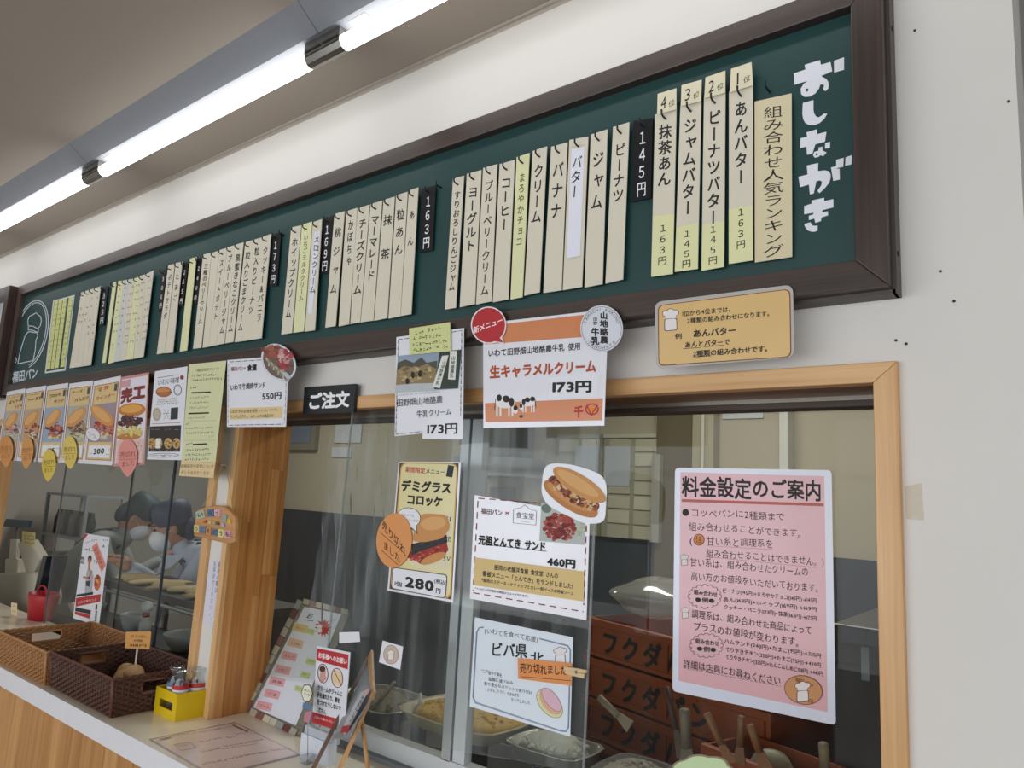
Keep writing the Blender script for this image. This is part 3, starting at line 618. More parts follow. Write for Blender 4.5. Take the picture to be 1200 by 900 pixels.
# ============================================================ POSTERS
PW = M('e4e5ec', .35, coat=.35); LAM = M('e6e6ee', .18, coat=.7)
bunm = [M('c98e4e', .5), M('d8a566', .5), M('b87a3c', .5)]; red_ = M('b3222a', .45); dkr = M('7a2018', .5)
def bun(S, c, a, b_, ang, m=None, m2=None):
    S.el(c, (a, b_), ang, m or bunm[0]); S.el((c[0]-a*.05, c[1]-b_*.15), (a*.8, b_*.6), ang, m2 or bunm[1])
def sandwich(S, c, a, b_, ang, fill, n=60, seed=1, r=None):
    sa, ca = sin(math.radians(ang)), cos(math.radians(ang)); off = lambda x, y: (c[0]+x*ca-y*sa, c[1]+x*sa+y*ca)
    bun(S, off(0, b_*.38), a, b_*.55, ang, bunm[2], bunm[0])
    S.el(off(0, 0), (a*.92, b_*.4), ang, fill[0]); S.blobs(off(0, b_*.08), (a*.9, b_*.38), ang, n, r or b_*.16, fill, seed)
    bun(S, off(0, -b_*.45), a*.97, b_*.5, ang)
# --- pale poster under the board : mountain milk cream, with price label
Ka = Z(440, 350, .25); YP = -.066
q = [Ka(98, 180), Ka(415, 137), Ka(410, 612), Ka(90, 645)]
S = Sheet(q, YP, 'menu_poster', 'white poster with a rocky shore photo and a separate 173円 price card', 'poster', 'posters under the green board', mat=PW)
S.dash(Ka(110, 192), Ka(405, 150), .8, M('3a3a3c'), 4, 4, True); S.dash(Ka(107, 195), Ka(95, 632), .8, M('3a3a3c'), 4, 4, True); S.dash(Ka(404, 160), Ka(398, 600), .8, M('3a3a3c'), 4, 4, True); S.dash(Ka(95, 636), Ka(225, 622), .8, M('3a3a3c'), 4, 4, True)
ph = [Ka(105, 268), Ka(405, 237), Ka(388, 422), Ka(92, 441)]
S.poly(ph, M('8fa0b4')); S.poly([Ka(*p) for p in [(104, 300), (140, 285), (180, 300), (215, 275), (240, 300), (290, 290), (285, 370), (98, 345)]], M('4c4a40'))
S.poly([Ka(*p) for p in [(100, 335), (135, 315), (190, 325), (240, 305), (285, 330), (282, 415), (95, 418)]], M('8d7a55')); S.blobs(Ka(190, 355), (22, 9), -5, 40, 2.2, [M('a08c62'), M('6f5d3e'), M('b8a67a')], 3)
for p in ((175, 358), (208, 352), (150, 388)): S.el(Ka(*p), (2.2, 4), 0, M('1e1a16'))
S.poly([Ka(*p) for p in [(96, 405), (180, 398), (290, 395), (290, 432), (93, 440)]], M('b4bcc0')); S.poly([Ka(*p) for p in [(300, 250), (403, 239), (386, 420), (275, 425)]], M('2f3a30'))
for p in ([(312, 268), (342, 265), (302, 420), (268, 412)], [(350, 245), (382, 245), (374, 380), (340, 378)]): S.poly([Ka(*a) for a in p], M('d9dcd6'))
S.vtext('山地酪農牛乳', Ka(325, 290), Ka(288, 405), 4.5, .02); S.vtext('山地酪農乳', Ka(366, 268), Ka(356, 372), 5, .02)
S.scrib(Ka(110, 452), Ka(310, 436), 2.2, M('8a8a8a'))
S.text('田野畑山地酪農', Ka(98, 488), Ka(315, 472), 9.5, .008, jit=.08); S.text('牛乳クリーム', Ka(192, 540), Ka(356, 530), 9, .008, jit=.08)
S.end()
q2 = [Ka(222, 557), Ka(410, 550), Ka(408, 660), Ka(220, 657)]
S = Sheet(q2, YP-.004, 'price_label', 'white price card reading 173円 stuck to the shore photo poster', 'price label', mat=PW, th=.0003)
S.text('173円', Ka(240, 612), Ka(388, 606), 14, .035); S.end()
S = Sheet([Ka(157, 140), Ka(350, 110), Ka(352, 246), Ka(160, 263)], YP-.005, 'note', 'yellow green handwritten note taped over the top of the shore photo poster', 'note', mat=M('cfd493', .6), th=.0003)
for i, (a, b_) in enumerate((((185, 162), (300, 140)), ((172, 190), (300, 172)), ((172, 217), (340, 195)), ((175, 243), (335, 225)))): S.scrib(Ka(*a), Ka(*b_), 4.5, M('3a3a20'), seed=i, dens=.95)
S.end()
# --- caramel cream poster
q = [Ka(505, 116), Ka(1092, 50), Ka(1072, 595), Ka(506, 606)]
S = Sheet(q, YP-.002, 'menu_poster', 'laminated orange and white poster with two cows reading 生キャラメルクリーム, 173円', 'poster', 'posters under the green board', mat=LAM)
org = M('cf8253', .35, coat=.4)
S.poly([Ka(515, 128), Ka(1080, 64), Ka(1078, 172), Ka(515, 214)], org); S.poly([Ka(513, 490), Ka(1066, 466), Ka(1062, 570), Ka(515, 580)], org)
S.text('いわて田野畑山地酪農牛乳 使用', Ka(526, 257), Ka(962, 222), 9.2, .028); S.text('生キャラメルクリーム', Ka(535, 345), Ka(1035, 315), 15.5, .05, M('b04a22'))
S.poly([Ka(815, 370), Ka(1050, 345), Ka(1045, 458), Ka(812, 467)], PW); S.text('173円', Ka(828, 415), Ka(1016, 410), 15, .05)
cw = M('e8e6e4'); cb = M('211d1d')
for (cx, cy, sc, fl) in ((608, 490, 1, 1), (716, 488, .72, -1)):
    P = lambda x, y: Ka(cx+x*sc*fl, cy+y*sc)
    for lx in (-38, -22, 18, 34): S.line([P(lx, 10), P(lx, 60)], 2.0*sc, cw); 
    S.el(P(0, -8), (12*sc, 8*sc), 0, cw); S.el(P(-28, -25), (3, 4*sc), 0, cb); S.el(P(5, -20), (4.5*sc, 4*sc), 20, cb); S.el(P(30, -5), (3*sc, 5.5*sc), 0, cb); S.el(P(45, 30), (3.2*sc, 5*sc), -20, cw); S.el(P(48, 22), (2.5*sc, 3*sc), 0, cb); S.line([P(-44, -20), P(-50, 30)], .8, cb)
S.el(Ka(682, 552), (2.2, 1.8), 0, M('5a3018'))
S.text('千', Ka(930, 530), Ka(975, 528), 14, .05, red_); S.ring(Ka(1015, 518), (8, 7), 0, 1.6, red_); S.el(Ka(1015, 522), (4.5, 4.5), 0, M('e08a30')); S.line([Ka(990, 500), Ka(1012, 545), Ka(1040, 500)], 1.5, red_)
S.end()
c = Ka(530, 124); sh = epoly(c, (20.8, 21.8), 0, 30); sh = sh[:4]+[Ka(592, 180), Ka(604, 214), Ka(572, 205)]+sh[7:]
S = Sheet([Ka(447, 37), Ka(612, 37), Ka(612, 210), Ka(447, 210)], YP-.005, 'speech_bubble', 'red speech bubble card at the corner of the cow poster', 'sign', mat=M('e6e0e2', .4), shape=sh, th=.0005)
S.el(c, (19.4, 20.4), 0, red_); S.poly([Ka(580, 180), Ka(600, 206), Ka(560, 200)], red_); S.text('新メニュー', Ka(458, 150), Ka(598, 98), 8.5, .03, M('f0e6e6')); S.end()
c = Ka(1060, 140)
S = Sheet([Ka(960, 30), Ka(1160, 30), Ka(1160, 250), Ka(960, 250)], YP-.005, 'round_card', 'round white card lettered in a ring around black brush characters, right of the cow poster', 'sign', mat=M('d8dbe4', .25, coat=.5), shape=epoly(c, (25, 27.3), 0, 40), th=.0005)
S.ring(c, (23.6, 25.8), 0, .5, M('555560'))
def arc(S, st, c, rx, ry, a0, a1, h, m):
    for i, ch in enumerate(st):
        if ch == ' ': continue
        t = math.radians(a0+(a1-a0)*(i+.5)/len(st)); x, y = c[0]+rx*cos(t), c[1]+ry*sin(t)
        sg = 1 if a1 > a0 else -1; tx, ty = -sin(t)*sg, cos(t)*sg; vs, fs, ad = glyph(ch, .005); dd = S.layer()
        nx, ny = -ty, tx
        S.mb('lettering').add([S.W(x+tx*(gx-ad/2)*h+ty*gy*h, y+ty*(gx-ad/2)*h-tx*gy*h, dd) for gx, gy, gk in vs], fs, m)
arc(S, 'YAMACHI RAKUNO', c, 20.5, 22.5, 195, 345, 5, M('4a4a52')); arc(S, 'TANOHATA', c, 20.5, 22.5, 140, 40, 5, M('4a4a52'))
S.vtext('山地酪農', Ka(1070, 60), Ka(1072, 212), 9.5, .04, jit=.1); S.vtext('牛乳', Ka(1030, 135), Ka(1030, 218), 10, .04, jit=.1); S.vtext('田野', Ka(1030, 85), Ka(1030, 125), 5, .02); S.end()
# --- yellow laminated notice at right
Kb = Z(760, 330, .15); q = [Kb(62, 170), Kb(1125, 40), Kb(1130, 575), Kb(65, 665)]
S = Sheet(q, YP, 'notice_card', 'orange yellow laminated notice with rounded corners overlapping the board\'s lower right frame', 'notice', mat=M('b9b6b0', .12, coat=.9), shape=rpoly([Kb(48, 160), Kb(1128, 22), Kb(1138, 590), Kb(58, 682)], .12), th=.0008)
S.poly(rpoly([Kb(72, 185), Kb(1108, 55), Kb(1116, 590), Kb(78, 660)], .1), M('7a3b30')); yp = M('dbb87a', .3, coat=.5)
S.poly(rpoly([Kb(80, 190), Kb(1100, 62), Kb(1108, 584), Kb(84, 652)], .1), yp)
hatw, hl = M('e6e0e0'), M('6b4a42')
def chef(S, c, s, m=None):     # plain baker's hat above a slice of bread, no face
    S.poly(rpoly([(c[0]-s*.5, c[1]-s*.1), (c[0]+s*.5, c[1]-s*.2), (c[0]+s*.55, c[1]+s*.8), (c[0]-s*.5, c[1]+s*.9)], .2), hl); S.poly(rpoly([(c[0]-s*.43, c[1]-s*.05), (c[0]+s*.43, c[1]-s*.12), (c[0]+s*.48, c[1]+s*.74), (c[0]-s*.43, c[1]+s*.83)], .2), m or hatw)
    for dx, dy in ((-.35, -.5), (0, -.65), (.35, -.55)): S.el((c[0]+dx*s, c[1]+dy*s), (s*.32, s*.26), 0, hl)
    for dx, dy in ((-.35, -.5), (0, -.65), (.35, -.55)): S.el((c[0]+dx*s, c[1]+dy*s), (s*.26, s*.21), 0, hatw)
    S.poly([(c[0]-s*.42, c[1]-s*.5), (c[0]+s*.42, c[1]-s*.55), (c[0]+s*.4, c[1]-s*.15), (c[0]-s*.4, c[1]-s*.1)], hatw)
chef(S, Kb(172, 300), 15)
S.text('1位から4位までは、', Kb(262, 252), Kb(668, 212), 7, .03); S.text('2種類の組み合わせになります。', Kb(300, 308), Kb(972, 245), 7, .03)
S.text('あんバター', Kb(345, 408), Kb(688, 378), 9.5, .04); S.text('例', Kb(205, 428), Kb(262, 424), 7, .03); S.text('あんとバターで', Kb(282, 495), Kb(635, 468), 7.5, .035); S.text('2種類の組み合わせです。', Kb(345, 565), Kb(960, 520), 7.8, .035)
for a, b_ in (((272, 524), (405, 515)), ((432, 510), (585, 496)), ((350, 590), (490, 580))): S.line([Kb(*a), Kb(*b_)], .6, M(INK))
S.end()
# --- order sign
Kc = Z(320, 360, .15549); q = [Kc(236, 603), Kc(620, 577), Kc(605, 792), Kc(222, 806)]
S = Sheet(q, -.022, 'order_sign', 'black plate with white lettering ご注文 (order here) on the window head', 'sign', mat=M('1b2024', .35), th=.010)
S.text('ご注文', Kc(262, 712), Kc(575, 690), 20, .045, M('f0f2f4')); S.end()
# --- row of posters below the left end of the board
Kd = Z(0, 430, 1/6); Ke = Z(0, 440, 100/750); Kf = Z(95, 430, .15)
yellp = M('d9bd84', .35, coat=.3); ol = M('a5703a')
rows = [([(50, 175), (180, 150), (110, 660), (-25, 655)], 'leftmost of the tall sandwich posters, cut by the picture edge', [M('5a5448'), M('b8b0a8'), M('c4757a')], 'orange'),
        ([(185, 155), (325, 130), (250, 667), (115, 660)], 'second tall sandwich poster from the left, fried filling under a slanted bun', [M('7a4630'), M('c98f5a'), M('8a3b34')], 'orange'),
        ([(330, 135), (480, 112), (425, 675), (265, 667)], 'third tall sandwich poster from the left with blue photo ground and 435 price', [M('8a3228'), M('b86a52'), M('5a2820')], 'yellow'),
        ([(487, 118), (655, 95), (585, 680), (430, 672)], 'fourth tall sandwich poster from the left, ham under a large round bun', [M('5f4630'), M('a08060'), M('7c4a3a')], 'yellow'),
        ([(660, 100), (850, 62), (788, 692), (587, 680)], 'fifth tall sandwich poster with large 300 price and red shredded filling', [M('a83c2a'), M('c86a4a'), M('8a2c20')], None)]
for i, (c4, lab, fill, _) in enumerate(rows):
    q = [Kd(*p) for p in c4]; S = Sheet(q, YP-i*.0006, 'sandwich_poster', lab, 'poster', 'posters under the green board', mat=LAM)
    S.poly(inset(q, .05, .06, .95, .95), ol); S.poly(inset(q, .08, .07, .92, .94), yellp)
    S.poly(inset(q, .08, .29, .92, .74), M(['a9aca8', 'b3a08c', '93a5bd', 'a8aaa0', '9a8a94'][i]))
    c = quv(q, .5, .48); wq = math.hypot(q[1][0]-q[0][0], q[1][1]-q[0][1])
    ang = [-55, -48, -50, -45, 40][i]
    S.blobs(quv(q, .58, .58), (wq*.36, 11), ang*.3, 60, 2.0, fill, i+4); bun(S, quv(q, .46, .43), wq*.52, wq*.25, ang)
    S.blobs(quv(q, .6, .66), (wq*.3, 4), 0, 26, 1.7, [M('c8c4b4'), fill[1], M('b8c08a')], i+9)
    bl = inset(q, .12, .78, .88, .92); S.poly(bl, M('e2e2e6'))
    pr = ['', '', '435', '', '300'][i]
    if pr: S.text(pr, quv(q, .3, .85), quv(q, .68, .84), 8.5 if i == 4 else 6.5, .05)
    else: S.scrib(quv(q, .2, .85), quv(q, .8, .84), 4, M(INK), seed=i)
    if pr: S.scrib(quv(q, .75, .82), quv(q, .88, .82), 2, M(INK)); S.scrib(quv(q, .75, .88), quv(q, .83, .88), 2, M(INK)); S.scrib(quv(q, .16, .88), quv(q, .27, .88), 2, M(INK))
    S.poly(inset(q, .8, .08, .9, .16), M('4a4f52'))
    if i == 4: S.text('マヨ', quv(q, .16, .12), quv(q, .6, .1), 5.5, .03, red_); S.text('ウインナー', quv(q, .14, .22), quv(q, .86, .2), 5, .02, M('a8552a'))
    elif i == 3: S.text('チーズ', quv(q, .14, .12), quv(q, .6, .11), 3.6, .02, M('6a3a26')); S.text('ハムカツ', quv(q, .3, .22), quv(q, .9, .2), 5.4, .02, M('6a3a26'))
    elif i == 2: S.text('コロッケ', quv(q, .14, .14), quv(q, .72, .13), 4.4, .03, M('3a2a20')); S.text('サンド', quv(q, .4, .22), quv(q, .9, .21), 4.8, .02, M('6a3a26'))
    else: S.scrib(quv(q, .16, .1), quv(q, .7, .09), 2.2, M('6a4a20'), seed=i); S.scrib(quv(q, .15, .16), quv(q, .8, .15), 5, M('8a3a30'), seed=i+3, dens=1); S.scrib(quv(q, .5, .24), quv(q, .9, .235), 4.2, M('8a3a30'), seed=i+6)
    if i == 4:
        S.el(Kf(92, 528), (9.3, 7.2), 38, M('6a6060')); S.el(Kf(92, 528), (8.8, 6.7), 38, M('dcdce0')); S.scrib(Kf(50, 505), Kf(120, 545), 2.4, M('9a5050')); S.scrib(Kf(60, 530), Kf(115, 562), 2.2, M('60606a'))
    S.end()
q = [Kd(850, 72), Kd(1048, 38), Kd(1015, 688), Kd(795, 700)]
S = Sheet(q, YP-.004, 'sandwich_poster', 'pink edged poster with huge dark red characters over a round burger', 'poster', 'posters under the green board', mat=M('c98a82', .35, coat=.3))
S.poly(inset(q, .05, .03, .96, .97), M('dedbe4', .35)); S.poly([Kf(318, 110), Kf(388, 95), Kf(385, 150), Kf(312, 165)], M('c79aa0'))
S.text('完', Kf(312, 232), Kf(402, 212), 18, .06, M('7d2a26')); S.text('工', Kf(405, 205), Kf(502, 190), 17, .08, M('7d2a26'))
bun(S, Kf(398, 335), 16, 8, -4, M('b9793a'), M('d9a04a')); S.blobs(Kf(385, 425), (13.5, 7), 0, 70, 2.2, [M('4a2a2c'), M('3a2024'), M('6a3a38')], 5); S.blobs(Kf(380, 500), (15, 6), 0, 90, 1.5, [M('d8c878'), M('c9b45a'), M('e4d898')], 6); S.el(Kf(370, 545), (14, 4), -3, M('b9793a')); S.blobs(Kf(380, 520), (15, 4), 0, 40, 1.4, [M('d8c878'), M('c9b45a')], 8)
S.poly([Kf(285, 575), Kf(485, 560), Kf(478, 745), Kf(272, 755)], M('d9b8b0')); 
for i in range(4): S.scrib(Kf(440, 590+i*28), Kf(478, 588+i*28), 3, M('9a6a60'), seed=i)
S.end()
q = [Kf(578, 35), Kf(832, -5), Kf(785, 728), Kf(515, 722)]
S = Sheet(q, YP-.001, 'menu_poster', 'white poster with a small sandwich drawing above a black panel of four dishes', 'poster', 'posters under the green board', mat=PW)
S.line([Kf(600, 85), Kf(760, 60)], .6, M('55585e')); S.text('いわい味噌', Kf(598, 122), Kf(768, 100), 8, .01, M('55606a')); bun(S, Kf(645, 195), 9.3, 6.2, 0, M('a8663a'), M('c98a50')); S.line([Kf(590, 205), Kf(705, 200)], 1.4, M('6a3018')); S.ring(Kf(755, 180), (4.8, 6.5), 0, 1.1, M('6c7278')); S.el(Kf(788, 82), (2.3, 2.5), 0, M('8a3a28'))
for i in range(3): S.scrib(Kf(600-8*i, 258+i*18), Kf(752, 245+i*18), 2.2, M('30343a'), seed=i, dens=1)
S.el(Kf(592, 370), (5.2, 8), 0, M('b9b0a0')); S.ring(Kf(592, 370), (4, 6.5), 0, .6, M('8a8070')); S.poly([Kf(702, 320), Kf(760, 314), Kf(755, 408), Kf(697, 412)], M('2c3036')); S.line([Kf(640, 365), Kf(685, 362)], .6, M('a06a60')); S.line([Kf(645, 330), Kf(690, 410)], .4, M('8a8e94')); S.line([Kf(690, 330), Kf(645, 410)], .4, M('8a8e94'))
S.line([Kf(555, 445), Kf(775, 435)], .7, M('b06a60'))
S.poly([Kf(538, 465), Kf(782, 455), Kf(772, 662), Kf(528, 662)], M('2a2422'))
for i, x in enumerate((555, 605, 680, 745)):
    S.scrib(Kf(x-25, 490), Kf(x+20, 487), 1.6, M('b0b0a8'), seed=i); S.el(Kf(x, 598), (4.6, 6.4), 0, M('b89a5a')); S.blobs(Kf(x, 598), (3.6, 5), 0, 12, 1.3, [M('8a4a28'), M('6a3418'), M('c8b080')], i); S.scrib(Kf(x-22, 652), Kf(x+20, 650), 1.5, M('b0b0a8'), seed=i)
S.poly([Kf(585, 560), Kf(625, 558), Kf(620, 635), Kf(580, 636)], M('e2e2da')); S.ring(Kf(640, 690), (19, 2.6), -1, .5, M('3a3e4a')); S.scrib(Kf(545, 693), Kf(760, 688), 2, M('4a4e5a')); S.scrib(Kf(615, 692), Kf(665, 690), 2.8, M('c04a50'), dens=1)
S.end()
Kg = Z(205, 415, 1/6); q = [Kg(98, 72), Kg(360, 45), Kg(285, 760), Kg(45, 750)]
S = Sheet(q, YP-.003, 'allergy_notice', 'long pale green notice hanging down beside the hanging plaque, crossed out with thick black lines', 'notice', mat=M('d3d5a8', .6))
S.text('<価格改定について>', Kg(145, 115), Kg(312, 100), 4.2, .005, M('5a5a40'))
for y, x0, x1, h, mm in ((152, 115, 285, 3.2, INK), (180, 120, 325, 3, INK), (238, 108, 152, 3.2, INK), (308, 108, 242, 2.6, '6a6a55'), (345, 105, 240, 2.6, '6a6a55'), (380, 100, 235, 2.6, '6a6a55'), (452, 95, 215, 2.6, '6a6a55'), (493, 78, 102, 3, '3a3a30'), (522, 75, 275, 2.6, '5a5a48'), (558, 78, 270, 3, '7a5a40'), (585, 235, 270, 2.4, '5a5a48'), (635, 75, 120, 2.6, '3a3a30'), (675, 75, 240, 3, '2a2a26'), (710, 70, 255, 3, '2a2a26'), (742, 70, 230, 3, '2a2a26')):
    S.scrib(Kg(x0, y), Kg(x1, y-8), h, M(mm), seed=y, dens=1)
for y, x0, x1 in ((272, 118, 248), (418, 98, 236), (636, 128, 222)): S.line([Kg(x0, y), Kg(x1, y-5)], 1.7, M('17150f'))
for y, x0, x1 in ((470, 90, 290), (607, 70, 285)): S.line([Kg(x0, y), Kg(x1, y-2)], .3, M('8a8a70'))
S.end()
S = Sheet([Kg(46, 748), Kg(285, 762), Kg(270, 872), Kg(28, 855)], YP-.0045, 'note', 'pale orange handwritten strip under the long green notice', 'note', mat=M('dcc394', .6), th=.0003)
S.text('価格設定の変更について', Kg(42, 785), Kg(278, 790), 4.6, .005, M('5a4a38'), jit=.1); S.text('おしらせいたします', Kg(42, 828), Kg(240, 838), 5, .005, M('5a4a38'), jit=.1); S.end()
q = [Kg(368, 42), Kg(800, 8), Kg(780, 510), Kg(366, 512)]
S = Sheet(q, YP-.002, 'menu_poster', 'white poster reading 550円 with a round beef photo at its corner', 'poster', 'posters under the green board', mat=PW)
S.dash(quv(q, .05, .03), quv(q, .95, .04), .8, M('3a3a3c'), 4, 4, True); S.dash(quv(q, .02, .06), quv(q, .02, .94), .5, M('8a8a90'), 3, 3, True); S.dash(quv(q, .975, .2), quv(q, .975, .95), .6, M('7a7a80'), 4, 4, True); S.dash(quv(q, .04, .975), quv(q, .96, .965), .8, M('3a3a3c'), 4, 4, True)
S.text('福田パン×', Kg(392, 105), Kg(498, 98), 5.5, .02, M('8a4a4a')); S.text('食道', Kg(508, 98), Kg(575, 92), 8, .05)
S.text('いわて牛焼肉サンド', Kg(388, 235), Kg(638, 215), 8, .02, jit=.05); S.text('550円', Kg(610, 298), Kg(750, 288), 9.5, .03)
S.poly([Kg(385, 380), Kg(756, 368), Kg(752, 448), Kg(382, 462)], M('dcc490')); S.text('いわて牛のお肉を使用', Kg(388, 405), Kg(580, 398), 4.4, .025); S.text('しました。サラダも', Kg(590, 397), Kg(722, 390), 3.6, .005)
S.text('サンドしたボリュームたっぷりの商品です！', Kg(388, 440), Kg(708, 432), 4.4, .02); S.end()
Kh = Z(160, 400, .2); c = Kh(832, 122)
S = Sheet([Kh(730, 0), Kh(935, 0), Kh(935, 245), Kh(730, 245)], YP-.008, 'round_photo', 'cut out oval photo of beef slices at the corner of the 550円 poster', 'photo', mat=M('d9dce4', .3, coat=.5), shape=epoly(c, (23.5, 18.5), 52, 40), th=.0005)
S.el(c, (21.3, 16.3), 52, M('6a5a50')); S.blobs(Kh(815, 65), (15, 8), 12, 60, 2.6, [M('8a4a38'), M('9a5a46'), M('7a3c30')], 2); S.blobs(Kh(870, 110), (9, 13), 0, 50, 2.4, [M('a83c44'), M('c08a88'), M('8a3034')], 3); S.blobs(Kh(845, 90), (3.5, 6), 0, 16, 1.6, [M('c9a8a8')], 4)
for i in range(9):
    a = Kh(760+i*14, 100+i*12); S.line([a, (a[0]+3.5, a[1]+4.5), (a[0]+3, a[1]+8.5)], 2.1, M(['b9b09a', '8a8270'][i % 2]))
S.el(Kh(880, 200), (6, 2.4), 42, M('b4bcc4')); S.end()
# sold-out ovals
soldout = M('b5702f', .6)
for c, ax, ang, col, ink, lab, pr in ((Ke(52, 655), (8.3, 17), 0, 'd08e4c', '8a4a1c', 'orange oval sold out tag at the picture\'s left edge', 0), (Ke(238, 672), (7.2, 17), 4, 'd2944f', '8a4a1c', 'orange oval sold out tag on the second tall poster', 1),
        (Ke(428, 778), (8.2, 17.5), 3, 'd8bc4a', '5c4a10', 'yellow oval sold out tag hanging lowest, on the third tall poster', 2), (Ke(612, 665), (8.6, 18), -2, 'd8bf5c', '5c4a10', 'yellow oval sold out tag on the fourth tall poster', 3), (Kd(898, 630), (11.2, 20.5), 0, 'd98f86', '8a2f34', 'pink oval sold out tag hanging on the burger poster', 4)):
    S = Sheet([(c[0]-ax[0], c[1]-ax[1]), (c[0]+ax[0], c[1]-ax[1]), (c[0]+ax[0], c[1]+ax[1]), (c[0]-ax[0], c[1]+ax[1])], YP-.010, 'sold_out_tag', lab, 'tag', 'oval sold out tags', mat=M(col, .5), shape=epoly(c, ax, ang, 30, 3.5), th=.0005)
    S.rt = (.97, -.22)
    w3 = ax[0]*.82
    S.text('売切れ', (c[0]-w3, c[1]-ax[1]*.1), (c[0]+w3, c[1]-ax[1]*.42*.4), ax[1]*.36, .008, M(ink), jit=.15); S.text('ました', (c[0]-w3*.8, c[1]+ax[1]*.42), (c[0]+w3*.8, c[1]+ax[1]*.36), ax[1]*.34, .008, M(ink), jit=.15)
    S.line([(c[0]-w3, c[1]+ax[1]*.18), (c[0]+w3, c[1]+ax[1]*.14)], .4, M(ink)); S.end()

# --- clear acrylic sheets standing in the opening in front of window 1, carrying posters
YG = .040
AC = glassy('acrylic', (.95, .965, .96), .035, .02, True, gain=1.1)
edge = glassy('acrylic_edge', (.75, .8, .78), .30, .1)
def acry(q, lab, y):
    t = thing('acrylic_sheet', lab, 'acrylic sheet', ((at(*q[0], y)+at(*q[1], y))/2)[:2]+(ZC,))
    P = [at(*p, y) for p in q]; MB().prism(P, (0, .003, 0), AC).build('sheet', t)
    for a, b_ in ((0, 3), (1, 2)): e = MB(); e.prism([P[a]+Vector((-.0018, -.0004, 0)), P[a]+Vector((.0018, -.0004, 0)), P[b_]+Vector((.0018, -.0004, 0)), P[b_]+Vector((-.0018, -.0004, 0))], (0, .0038, 0), edge); e.build('polished_edge', t)
    return t
acry([(413, 480), (703, 462), (683, 905), (374, 852)], 'clear acrylic sheet carrying the small posters, its left edge before the tilted menu stand', YG)

Ki = Z(430, 520, 2/9); q = [Ki(163, 92), Ki(494, 92), Ki(453, 836), Ki(107, 775)]
q = [(467, 541), (540, 541.5), (531, 706), (454, 692)]
S = Sheet(q, YG-.002, 'menu_poster', 'yellow poster reading 280円 with a large bun photo on the acrylic', 'poster', 'posters on the acrylic sheets', mat=LAM)
brn = M('6a4038'); S.poly([Ki(172, 98), Ki(484, 102), Ki(446, 822), Ki(118, 765)], brn); S.poly(rpoly([Ki(180, 98), Ki(480, 104), Ki(442, 822), Ki(122, 765)], .13), M('c9a955')); yl = M('dfd49c', .3, coat=.4); S.poly(rpoly([Ki(185, 104), Ki(474, 110), Ki(436, 812), Ki(128, 760)], .12), yl)
S.text('期間限定', Ki(203, 135), Ki(308, 143), 7, .03, red_); S.text('メニュー', Ki(308, 144), Ki(412, 150), 6, .03); S.poly([Ki(428, 112), Ki(460, 118), Ki(450, 178), Ki(417, 172)], M('2a3036'))
S.text('デミグラス', Ki(180, 220), Ki(445, 235), 13.5, .055); S.text('コロッケ', Ki(208, 292), Ki(400, 306), 13, .055)
S.poly([Ki(405, 370), Ki(448, 372), Ki(432, 660), Ki(230, 640), Ki(238, 500)], M('e0d9b8'))
for i, t in enumerate(('FI', 'VE', 'SV')): S.text(t, Ki(405+i*-2, 395+i*105), Ki(446-i*2, 398+i*105), 8, .01, M('50503c'))
S.poly([Ki(215, 600), Ki(225, 570), Ki(420, 520), Ki(430, 560), Ki(390, 610), Ki(300, 640)], M('9c2f28')); S.blobs(Ki(320, 585), (20, 8), -18, 50, 1.7, [M('a8322a'), M('7a2420'), M('c86a50')], 2); S.el(Ki(350, 605), (16, 5), -22, bunm[0])
S.poly([Ki(235, 530), Ki(420, 480), Ki(425, 520), Ki(300, 560), Ki(235, 590)], M('2c2a2c')); S.poly(rpoly([Ki(270, 365), Ki(420, 375), Ki(440, 440), Ki(400, 500), Ki(300, 520), Ki(238, 515)], .35), bunm[0]); S.el(Ki(350, 420), (15, 8), -8, bunm[1])
S.poly(epoly(Ki(218, 392), (14.5, 12.5)), M('3a3a3a')); S.poly([Ki(232, 445), Ki(268, 478), Ki(262, 430)], M('3a3a3a')); S.poly(epoly(Ki(218, 392), (13.8, 11.8)), M('e8e8ec')); S.poly([Ki(236, 440), Ki(262, 468), Ki(258, 425)], M('e8e8ec'))
S.text('コロッケと', Ki(178, 372), Ki(250, 380), 3.2, 0); S.text('ソースが', Ki(210, 402), Ki(272, 408), 3.2, 0)
S.poly(rpoly([Ki(135, 650), Ki(424, 690), Ki(415, 818), Ki(128, 764)], .15), M('4a4a46')); S.poly(rpoly([Ki(138, 655), Ki(420, 694), Ki(411, 813), Ki(131, 760)], .15), M('e6e7ee')); S.text('1個', Ki(145, 735), Ki(186, 745), 6, .03); S.text('280', Ki(200, 725), Ki(355, 752), 16, .05); S.text('(税込)', Ki(355, 722), Ki(422, 735), 5.5, .03); S.text('円', Ki(362, 773), Ki(390, 778), 6.5, .04); S.end()
c = Ki(143, 510)
S = Sheet([(441, 601), (482, 601), (482, 665), (441, 665)], YG-.006, 'sold_out_tag', 'large orange oval tag handwritten sold out, on the 280円 poster', 'tag', mat=M('dd9350', .45, coat=.2), shape=epoly(c, (20.8, 32), 4, 40), th=.0005)
S.text('売り切れ', Ki(78, 415), Ki(205, 572), 12.5, .012, M('4a2412'), jit=.1); S.text('ました', Ki(85, 525), Ki(175, 612), 10.5, .012, M('4a2412'), jit=.1); S.line([Ki(72, 470), Ki(200, 580)], .6, M('4a2412')); S.line([Ki(75, 560), Ki(165, 640)], .6, M('4a2412')); S.end()
Kj = Z(540, 540, 180/853); q = [Kj(75, 188), Kj(712, 352), Kj(697, 885), Kj(48, 765)]
q = [Kj(77, 190), Kj(716, 300), Kj(697, 885), Kj(50, 765)]
